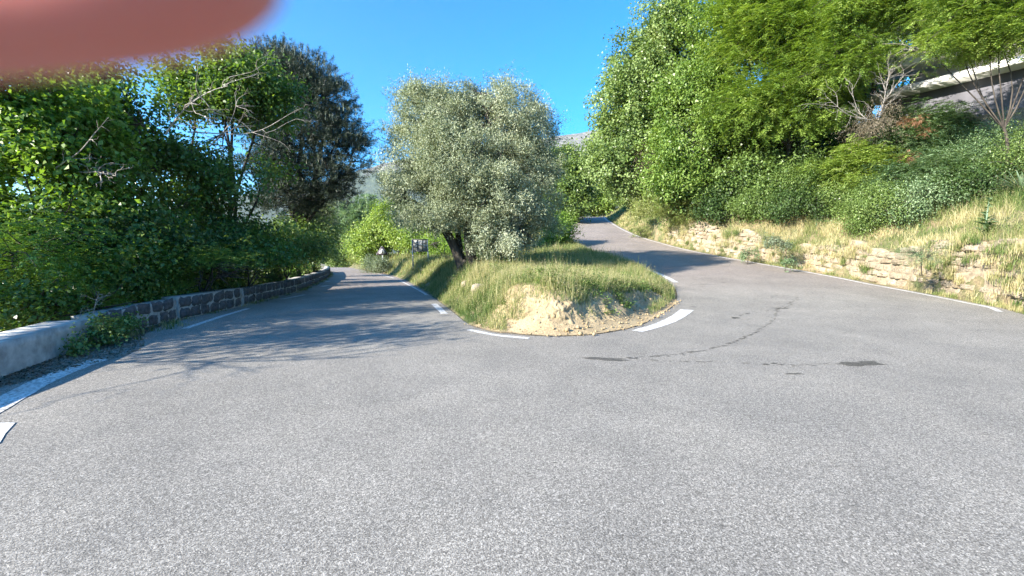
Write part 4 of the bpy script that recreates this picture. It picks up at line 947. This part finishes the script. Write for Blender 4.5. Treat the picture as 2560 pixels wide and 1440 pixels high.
def verge():
    """weeds at the foot of the retaining wall and on its face, and along the parapet"""
    rg = np.random.default_rng(31); P_, H_, W_, T_ = [], [], [], []
    for k in range(1300):
        s = rg.uniform(0, rp.len); nzv = math.sin(s * 1.7) + math.sin(s * .63 + 2)
        if rg.random() > .4 + .3 * nzv: continue
        q = rp.at(s); nn = rp.nrm(s); on = rg.random() < .82
        hh = rg.random() ** .5 * hR(s) * 1.0 if on else 0; off = rg.uniform(.0, .12) if on else rg.uniform(.05, .22)
        m = int(rg.integers(30, 110)); c = np.r_[q + nn * (off + .05), zbR(s) + hh]
        r = rg.uniform(.04, .14); p = c + rg.normal(0, r, (m, 3)) * [1, 1, .25 if not on else .6]; p[:, 2] = np.maximum(p[:, 2], zbR(s))
        P_.append(p); sc_h = rg.uniform(.12, .34) * (.75 if not on else 1); H_.append(rg.uniform(.5, 1.2, m) * sc_h); W_.append(np.full(m, .009)); T_.append(np.clip(rg.choice([.2, .35, .7, .8, .85] if on else [.35, .55, .7, .8]) + rg.normal(0, .12, m), 0, 1))
    grass_object('weeds', 'tufts of weeds and dry grass growing at the foot and in the joints of the retaining wall', np.vstack(P_), np.concatenate(H_), np.concatenate(W_), np.concatenate(T_), 32, .6, .1)
    P_, H_, W_, T_ = [], [], [], []
    for k in range(260):
        s = rg.uniform(0, full.len) ** 1.0; q = full.at(s); nn = -full.nrm(s); near = s < 2.4
        if not near and rg.random() > .35: continue
        m = int(rg.integers(10, 40)); off = rg.uniform(.03, .55 if near else .2); c = q + nn * off; p = np.c_[c + rg.normal(0, .07, (m, 2)), np.zeros(m)]; p[:, 2] = zL(p[:, 1])
        P_.append(p); H_.append(rg.uniform(.03, .13, m)); W_.append(np.full(m, .009)); T_.append(np.clip(rg.choice([.2, .6, .75]) + rg.normal(0, .12, m), 0, 1))
    grass_object('verge_weeds', 'short weeds and dry litter along the foot of the stone parapet', np.vstack(P_), np.concatenate(H_), np.concatenate(W_), np.concatenate(T_), 33, .8, .0)
verge()
# sandy litter strip between the concrete parapet and the edge line
def litter():
    rg = np.random.default_rng(6); n = 5200; s = rg.uniform(0, 4.6, n); q = full.at(s - 0) ; pc_ = Path([(-6.0, 4.2), (-6.6, 6.0), (-7.0, 7.1), (-7.25, 8.1), (-7.48, 9.3)]); s = rg.uniform(0, pc_.len, n)
    off = rg.random(n) ** 1.6 * (.75 * np.exp(-((s - 2.2) / 1.4) ** 2) + .15); p = pc_.at(s) - pc_.nrm(s) * off[:, None]; p3 = np.c_[p, zL(p[:, 1]) + .006 + .01 * rg.random(n)]
    d = rg.normal(size=(n, 3)) * [1, 1, .15]; V, Q = leaves(p3, d, np.array([0, 0, 1.]) + rg.normal(0, .25, (n, 3)), .045, .02, rg, .2)
    tag(mesh('leaf_litter', V, Q, M['l_brown'], None, rg.random(n)), 'dry brown leaf litter in the corner by the parapet joint', 'litter', kind='stuff')
litter()

# ------------------------------------------------------------------ single plants on the bank
def strap_plant(name, label, c, n, L, W, mat, seed, droop=.3, group=None, up0=.2):
    rg = np.random.default_rng(seed); mb = MB()
    for k in range(n):
        az = rg.uniform(0, 2 * math.pi); el = rg.uniform(up0, 1.45); l = L * rg.uniform(.7, 1.1); t = np.linspace(0, 1, 6)
        hd = np.array([math.cos(az), math.sin(az), 0]); pts = c + hd * (t * l * math.cos(el))[:, None] + np.array([0, 0, 1.]) * (t * l * math.sin(el) - droop * l * t ** 2.2)[:, None]
        sd = np.array([-math.sin(az), math.cos(az), 0]); wv = W * np.array([.7, 1, .95, .75, .45, .04]) / 2
        V = np.concatenate([pts + sd * wv[:, None] + [0, 0, .006], pts - [0, 0, .012] * (wv > .01)[:, None], pts - sd * wv[:, None] + [0, 0, .006]]); Q = [[i, i + 1, i + 7, i + 6] for i in range(5)] + [[i + 6, i + 7, i + 13, i + 12] for i in range(5)]
        mb.add(V, Q)
    o = mb.build(name, mat, None, np.array(c)); return tag(o, label, 'plant', group)
ym = mat_simple('yucca_leaf', (.10, .15, .085), .5, .35, 6)
c = P(2555, 478, TG(2540, 500) or 12); strap_plant('yucca_plant', 'spiky yucca with long pointed leaves at the right edge, above the dry grass', c, 46, .95, .05, ym, 3, .12)
c = P(2372, 505, TG(2372, 520) or 13); strap_plant('strap_leaf_plant', 'pale strap-leaved plant drooping over the dry grass left of the mullein', c, 16, .8, .045, mat_simple('strap_leaf', (.22, .27, .16), .5, .3, 6), 4, .75, up0=.9)
def mullein(c, h):
    rg = np.random.default_rng(4); r = empty('mullein_plant', c, 'tall upright grey-green mullein with large leaves in the dry grass near the right edge', 'plant'); mb = MB()
    mb.tube([c, c + [0, 0, h * .5], c + [.02, 0, h]], [.03, .025, .012], 6); o = mb.build('stem', ym, None, c); o.parent = r; o.location = (0, 0, 0)
    n = 70; t = rg.random(n) ** 1.3; az = rg.uniform(0, 6.28, n); p = c + np.stack([0 * t, 0 * t, t * h], 1); d = np.stack([np.cos(az), np.sin(az), .5 - t * .1 + rg.normal(0, .3, n)], 1)
    V, Q = leaves(p, d, np.array([0, 0, 1.]) + rg.normal(0, .2, (n, 3)), .34 * (1 - .65 * t), .15 * (1 - .6 * t), rg, .15); o = mesh('leaf_cluster', V, Q, M['l_blue'], None, rg.random(n), loc=c); o.parent = r; o.location = (0, 0, 0)
D_ = TG(2462, 592) or 11; c = P(2462, 592, D_); mullein(c, (592 - 496) * D_ / F)
T('fennel_plant', 'fresh green fine-leaved bush growing out of the retaining wall right part', P(2305, 660, 12.9), [(2290, 632, 12.7, 28, 16), (2320, 642, 12.7, 28, 18)], 'p', 'l_blue', 90, 5, .035, .010, 95, grp=None, cat='plant', r=.01, crown_name='foliage', trunk_name='stem', twr=.004, stalk=.14, tb=(.3, 1))
T('wall_plant', 'grey-green leafy plant on the retaining wall, left of its middle', P(1955, 612, 19.6), [(1945, 600, 19.4, 28, 14), (1980, 612, 19.2, 22, 12)], 'b', 'l_grey', 110, 14, .08, .04, 96, grp=None, cat='plant', r=.01, crown_name='foliage', trunk_name='stem', twr=.005, spread=.12, twig=.1)
T('wall_plant', 'small dark plant at the foot of the retaining wall below the grey-green one', P(1965, 662, 18.9), [(1965, 656, 18.8, 15, 10)], 'b', 'l_blue', 50, 12, .07, .035, 97, grp=None, cat='plant', r=.01, crown_name='foliage', trunk_name='stem', twr=.005, spread=.1, twig=.1)
T('wall_plant', 'leafy plant at the foot of the retaining wall near its far upper end', P(1870, 645, 21.5), [(1868, 632, 21.6, 18, 14)], 'b', 'l_blue', 60, 12, .08, .04, 98, grp=None, cat='plant', r=.01, crown_name='foliage', trunk_name='stem', twr=.005, spread=.1, twig=.1)
T('wall_plant', 'light green plant growing against the very far end of the retaining wall', P(1603, 592, 34.5), [(1603, 582, 34.5, 14, 12)], 'b', 'l_yellow', 90, 14, .1, .05, 99, grp=None, cat='plant', r=.02, crown_name='foliage', trunk_name='stem', twr=.008, spread=.15, twig=.15)

# ------------------------------------------------------------------ house above the bank
def house():
    O = np.array([22.4, 18.8, 0]); tt = np.array([-.482, .876, 0]); nn = np.array([-.876, -.482, 0]); zz = np.array([0, 0, 1.]); A = np.stack([tt, nn, zz])
    base = O.copy(); base[2] = 6; h = empty('white_house', base, 'modern white house with long balconies above the bank, mostly hidden by feathery trees', 'house')
    def bx(name, s0, s1, n0, n1, z0, z1, mat, par=h):
        mb = MB(); c = O + tt * (s0 + s1) / 2 + nn * (n0 + n1) / 2 + zz * (z0 + z1) / 2; mb.box(c, (s1 - s0, n1 - n0, z1 - z0), A)
        o = mb.build(name, M[mat], None, base); o.parent = par; o.location = (0, 0, 0); return o
    bx('lower_wall', -9, 5.6, -6, 0, 2, 9.32, 'shade_toned_render'); bx('stone_base', -9, 3.6, .002, .55, 2, 7.55, 'lime')
    bx('fascia', -9.2, 5.9, -6.1, .95, 9.33, 9.62, 'white'); bx('upper_wall', -9, 4.6, -6, -.3, 9.63, 12.5, 'beige_render')
    bx('balcony_slab', -9.3, 6.1, -.29, 1.5, 10.4, 10.58, 'beige_render'); bx('balcony_parapet', -9.3, 6.12, 1.36, 1.52, 10.36, 11.3, 'white'); bx('balcony_parapet', 5.95, 6.13, -.28, 1.35, 10.37, 11.29, 'white')
    bx('roof_slab', -9.6, 4.9, -6.4, 1.6, 12.51, 12.75, 'white'); bx('roof_parapet', -9.6, 4.9, 1.45, 1.62, 12.76, 13.6, 'white')
    for s0 in (-7.5, -4.6, -1.6):
        w_ = bx('window', s0, s0 + 1.9, -.31, -.26, 10.6, 12.3, 'white'); bx('pane', s0 + .1, s0 + .9, -.255, -.24, 10.7, 12.2, 'glass', w_); bx('pane', s0 + 1.0, s0 + 1.8, -.255, -.24, 10.7, 12.2, 'glass', w_)
house()
c = P(1975, 395, 26); 
# ------------------------------------------------------------------ signs on the island
def sign_board():
    D = 27.0; a = P(1031, 598, D); b = P(1068, 598, D); W = b[0] - a[0]; H = 31 * D / F; g = float(zt((a[0] + b[0]) / 2, D)); top = a[2]; c0 = np.array([(a[0] + b[0]) / 2, D, g])
    r = empty('sign_board', c0, 'back of a grey framed sign board on slanted props left of the olive', 'sign')
    def put(mb, name, m):
        o = mb.build(name, M[m], None, c0); o.parent = r; o.location = (0, 0, 0)
    cz = top - H / 2; mb = MB(); mb.box([c0[0], D, cz], (W, .02, H)); put(mb, 'panel', 'panel')
    mb = MB(); t = .035
    for z in (top - t / 2, top - H + t / 2): mb.box([c0[0], D - .03, z], (W + .04, .035, t * 1.3))
    for x in (-W / 2, -W / 6, W / 6, W / 2): mb.box([c0[0] + x, D - .032, cz], (t, .03, H - .1))
    for i, (x0, x1) in enumerate(((-W / 2, -W / 6), (-W / 6, W / 6), (W / 6, W / 2))):
        for k in ((.3, .66), (.5,), (.3, .66))[i]: mb.box([c0[0] + (x0 + x1) / 2, D - .031, top - H * k], (x1 - x0 - t, .028, t * .9))
    put(mb, 'frame', 'darkframe')
    for x in (-W / 2 - .01, W / 2 + .01):
        mb = MB(); mb.tube([[c0[0] + x, D + .01, g - .3], [c0[0] + x, D + .01, top + .03]], [.025, .025], 6); put(mb, 'post', 'steel')
        mb = MB(); mb.tube([[c0[0] + x, D - .06, top - .05], [c0[0] + x + .27, D - 1.0, g - .1]], [.02, .02], 6); put(mb, 'prop', 'steel')
sign_board()
def warn_sign():
    D = 36.0; a = P(955, 617, D); w_ = 28 * D / F; h = 20 * D / F; c0 = np.array([a[0], D, float(zt(a[0], D))])
    r = empty('warning_sign', c0, 'triangular warning sign with dark border on a post in the shrubs by the lower road', 'sign')
    def triang(name, k, y, m, dz=0):
        cz = a[2] - h * .62; V = []
        for yy in (y, y + .004):
            for ang in (90, 210, 330):
                for o_ in (-9, 9):
                    an = R(ang + o_ / k * .55); V.append([c0[0] + math.cos(an) * w_ * .585 * k, yy, cz + math.sin(an) * h * .67 * k + dz])
        F1 = [[0, 1, 2, 3, 4, 5][::-1]]; F2 = [[6, 7, 8, 9, 10, 11]]; Q = [[i, (i + 1) % 6, (i + 1) % 6 + 6, i + 6] for i in range(6)]
        o = mesh(name, V, [np.array(F1), np.array(F2), np.array(Q)], m, None, loc=c0); o.parent = r; o.location = (0, 0, 0)
    triang('white_rim', 1.0, D, M['steel']); triang('border', .96, D - .006, mat_simple('sign_border', (.035, .02, .03), .5, .1)); triang('sign_face', .58, D - .012, M['panel'])
    mb = MB(); cz = a[2] - h * .62; s_ = w_ * .07; mb.box([c0[0], D - .017, cz - .02], (s_ * 1.4, .008, h * .34)); mb.box([c0[0], D - .0165, cz + h * .12], (s_ * 2.2, .008, h * .12)); mb.box([c0[0], D - .0165, cz - h * .13], (s_ * 2.4, .008, h * .1))
    o = mb.build('symbol', M['darkframe'], None, c0); o.parent = r; o.location = (0, 0, 0)
    mb = MB(); mb.tube([c0 - [0, -.05, .3], [c0[0], D + .05, a[2] - .1]], [.03, .03], 8); o = mb.build('post', M['steel'], None, c0); o.parent = r; o.location = (0, 0, 0)
warn_sign()

# fence and gatehouse at the end of the lower road
def far_end():
    D = 74; a = P(842, 628, D); b = P(892, 628, D); top = P(842, 617, D)[2]; c0 = np.array([(a[0] + b[0]) / 2, D, a[2] - 1]); mb = MB()
    n = 26
    for i in range(n): x = a[0] + (b[0] - a[0]) * (i + .5) / n; mb.box([x, D, (a[2] - 1 + top) / 2], ((b[0] - a[0]) / n * .8, .04, top - a[2] + 1))
    for z in (top - .15, a[2]): mb.box([c0[0], D + .04, z], (b[0] - a[0], .03, .08))
    tag(mb.build('board_fence', M['cream'], None, c0), 'cream vertical board fence above the hedge at the end of the lower road', 'fence')
    c = P(838, 610, 84); g = P(838, 634, 84); c0 = np.array([c[0], 84, g[2] - 2]); h = empty('small_house', c0, 'small cream house with tiled roof far off at the end of the lower road', 'house')
    def add(mb, n_, m): o = mb.build(n_, M[m], None, c0); o.parent = h; o.location = (0, 0, 0)
    W = 2.2; mb = MB(); mb.box([c[0], 85.6, (c0[2] + c[2]) / 2], (W * 1.6, 3, c[2] - c0[2])); add(mb, 'wall', 'cream')
    mb = MB(); r0 = c[2] + .003; V = [[c[0] - W, 83.8, r0], [c[0] + W, 83.8, r0], [c[0] + W, 87.4, r0], [c[0] - W, 87.4, r0], [c[0] - W * .8, 85.6, r0 + .8], [c[0] + W * .8, 85.6, r0 + .8]]; mb.add(V, [[0, 1, 5, 4], [2, 3, 4, 5], [3, 2, 1, 0]], [[1, 2, 5], [3, 0, 4]]); add(mb, 'roof', 'tile')
    mb = MB(); mb.box([c[0] + .4, 84.085, c[2] - .8], (.5, .03, .7)); add(mb, 'window', 'glass')
far_end()

# ------------------------------------------------------------------ tree beyond the left frame edge, it shades the near road
def side_tree():
    rg = np.random.default_rng(44); b = np.array([-11.0, 2.6, 0]); b[2] = float(zt(b[0], b[1]))
    L = [(np.array(c, float), np.array(r, float)) for c, r in (((-10.6, 3.4, 3.4), (1.9, 1.9, 1.5)), ((-11.8, 5.4, 3.9), (1.8, 1.9, 1.6)), ((-12.2, 2.2, 3.2), (1.8, 1.6, 1.3)), ((-11.4, 4.2, 1.6), (1.6, 2.0, 1.2)), ((-12.8, 4.0, 5.2), (1.5, 1.5, 1.0)))]
    V, Q, ti, tips = crown_broad(L, 900, 17, .12, .08, rg, gap=.3, seed=4)
    r = empty('broadleaf_tree', b, 'broad-leaved tree beside the concrete parapet just beyond the left edge of the photo', 'tree', GL)
    o = mesh('crown', V, Q, M['l_left'], None, ti, loc=b); o.parent = r; o.location = (0, 0, 0)
    o = wood(b, L, tips, .16, rg, ntw=120).build('trunk', M['bark'], None, b, smooth=True); o.parent = r; o.location = (0, 0, 0)
    for e in ((-7.9, 2.2, 3.2), (-7.9, 3.4, 3.4), (-8.4, 4.4, 4.2)):
        o = deadbranch(np.array([-10.6, 2.8, 2.4]), np.array(e), rg, 16, .03, None, b, 'bare_bough', 'bark', .4); o.parent = r; o.location = (0, 0, 0)
side_tree()

# ------------------------------------------------------------------ the photographer's hand, one fingertip reaching over the lens
def hand():
    o = np.array([0, 0, CAMH]); pts = []; rad = []; ed = []
    def add(p, r, par):
        pts.append(tuple(p)); rad.append(r); k = len(pts) - 1
        if par is not None: ed.append((par, k))
        return k
    w = lambda x, y, z: o + np.array([x, y, z])
    wrist = add(w(-.205, -.01, -.035), (.027, .020), None); palm = add(w(-.175, .0, -.02), (.024, .017), wrist); fore = add(w(-.27, -.06, -.09), (.030, .026), wrist); add(w(-.36, -.14, -.17), (.036, .034), fore)
    kn = [w(-.135, .028, .006), w(-.133, .018, -.016), w(-.138, .008, -.036), w(-.147, -.002, -.054)]
    ks = [add(k, (.0115, .0105), palm) for k in kn]
    a = add(P(-500, -20, .047), (.0098, .0098), ks[0]); a = add(P(-60, -40, .0455), (.0094, .0094), a); a = add(P(400, -75, .0445), (.0086, .0086), a); add(P(700, -150, .044), (.0066, .0066), a)
    for k, (ln, r) in enumerate(((.046, .0088), (.043, .0084), (.034, .0074))):
        b = kn[k + 1]; p1 = b + np.array([.75, -.45, -.18]) * ln; p2 = p1 + np.array([.35, -.9, .0]) * ln * .6; p3 = p2 + np.array([-.35, -.75, .1]) * ln * .45
        q = add(p1, (r, r), ks[k + 1]); q = add(p2, (r * .93, r * .93), q); add(p3, (r * .78, r * .78), q)
    t = add(w(-.160, -.032, -.012), (.014, .013), palm); t = add(w(-.128, -.052, .004), (.0108, .0104), t); add(w(-.098, -.056, .016), (.0090, .0086), t)
    me = bpy.data.meshes.new('hand'); me.from_pydata([tuple(np.array(p) - o) for p in pts], ed, []); me.update(); ob = bpy.data.objects.new('hand', me); COL.objects.link(ob); ob.location = o
    sk = ob.modifiers.new('skin', 'SKIN'); layer = me.skin_vertices[0].data if me.skin_vertices else None
    if layer is None:
        bpy.context.view_layer.objects.active = ob; layer = me.skin_vertices[0].data
    for i, r in enumerate(rad): layer[i].radius = r
    layer[0].use_root = True
    sb = ob.modifiers.new('smooth', 'SUBSURF'); sb.levels = 2; sb.render_levels = 2
    s = NT('skin'); s.p.inputs['Base Color'].default_value = (.53, .18, .155, 1); s.p.inputs['Roughness'].default_value = .55
    s.p.inputs['Subsurface Weight'].default_value = .6; s.p.inputs['Subsurface Radius'].default_value = (1, .35, .2); s.p.inputs['Subsurface Scale'].default_value = .004
    f = s.noise(900, 4, .6); s.bump(f, .3, .0004); me.materials.append(s.m)
    for p_ in me.polygons: p_.use_smooth = True
    sk.use_smooth_shade = True
    tag(ob, 'reddish blurred fingertip and hand of the photographer covering the top left corner of the photo', 'hand')
hand()

# ------------------------------------------------------------------ summer haze: one box of thin air round everything but the sky
def haze():
    lo = float(min(GZ.min(), -60)) - 80; mb = MB(); mb.box([0, 1000, (lo + 900) / 2], (8200, 6800, 900 - lo)); m = bpy.data.materials.new('haze_air'); m.use_nodes = True; t = m.node_tree
    t.nodes.remove(t.nodes['Principled BSDF']); v = t.nodes.new('ShaderNodeVolumePrincipled'); v.inputs['Density'].default_value = .00007; v.inputs['Color'].default_value = (.72, .83, 1, 1); v.inputs['Anisotropy'].default_value = .2
    t.links.new(v.outputs[0], t.nodes['Material Output'].inputs['Volume']); o = mb.build('haze', m); tag(o, kind='stuff')
    o.name = 'haze'
haze()

# ------------------------------------------------------------------ rocks and broad-leaved weeds on the island
def rock(c, r, label, seed):
    rg = np.random.default_rng(seed); n = 10; th, ph = np.meshgrid(np.linspace(0.02, math.pi - .02, n), np.arange(14) / 14 * 2 * math.pi, indexing='ij')
    d = np.stack([np.sin(th) * np.cos(ph), np.sin(th) * np.sin(ph), np.cos(th)], -1).reshape(-1, 3); d = d * (1 + .28 * noise(d + seed, 1.8, seed % 9, 3))[:, None] * r * [1.2, 1, .85]
    i, j = np.meshgrid(np.arange(n - 1), np.arange(14), indexing='ij'); Q = np.stack([i * 14 + j, (i + 1) * 14 + j, (i + 1) * 14 + (j + 1) % 14, i * 14 + (j + 1) % 14], -1).reshape(-1, 4)
    o = mesh('rock', np.asarray(c) + d, Q, M['lime'], None, np.full(len(Q), .5), loc=np.asarray(c)); tag(o, label, 'rock', 'rocks in the island grass')
for u, v, r, lab in ((1166, 716, .15, 'pale rock in the island grass, left one of the two close together'), (1195, 728, .17, 'pale rock in the island grass, right one of the two close together'), (1072, 716, .12, 'small pale stone in the shaded left edge of the island')):
    D = TG(u, v, 7, 30) or 12; c = P(u, v, D); rock(c + [0, .05, .05], r, lab, int(u))
def island_weeds():
    rg = np.random.default_rng(71); V_, Q_, T_ = [], [], []; nv = 0
    for k in range(150):
        if k < 70: s = rg.uniform(.2, .8); x = rg.uniform(.2, 4.6); y = rg.uniform(8.9, 10.6) + max(0, x - 2) * .75
        else: x, y = rg.uniform(-2.8, 5.5), rg.uniform(9, 17)
        if not inside(np.array([x]), np.array([y]), IC)[0]: continue
        d, _ = seg_dist(np.array([x]), np.array([y]), IC)
        if d[0] < .5: continue
        m = 26; c = np.array([x, y, float(zt(x, y)) + .05]); hh = rg.uniform(.08, .26); az = rg.uniform(0, 6.28, m); t = rg.random(m)
        p = c + np.stack([rg.normal(0, .08, m), rg.normal(0, .08, m), t * hh], 1); d_ = np.stack([np.cos(az), np.sin(az), rg.normal(.35, .3, m)], 1)
        V, Q = leaves(p, d_, np.array([0, 0, 1.]) + rg.normal(0, .25, (m, 3)), .10, .035, rg, .2); V_.append(V); Q_.append(Q + nv); nv += len(V); T_.append(np.clip(rg.random() * .6 + rg.random(m) * .3, 0, 1))
    tag(mesh('weeds', np.vstack(V_), np.vstack(Q_), M['l_mid'], None, np.concatenate(T_)), 'broad-leaved green weeds among the grass at the front of the island', 'weeds', kind='stuff')
island_weeds()
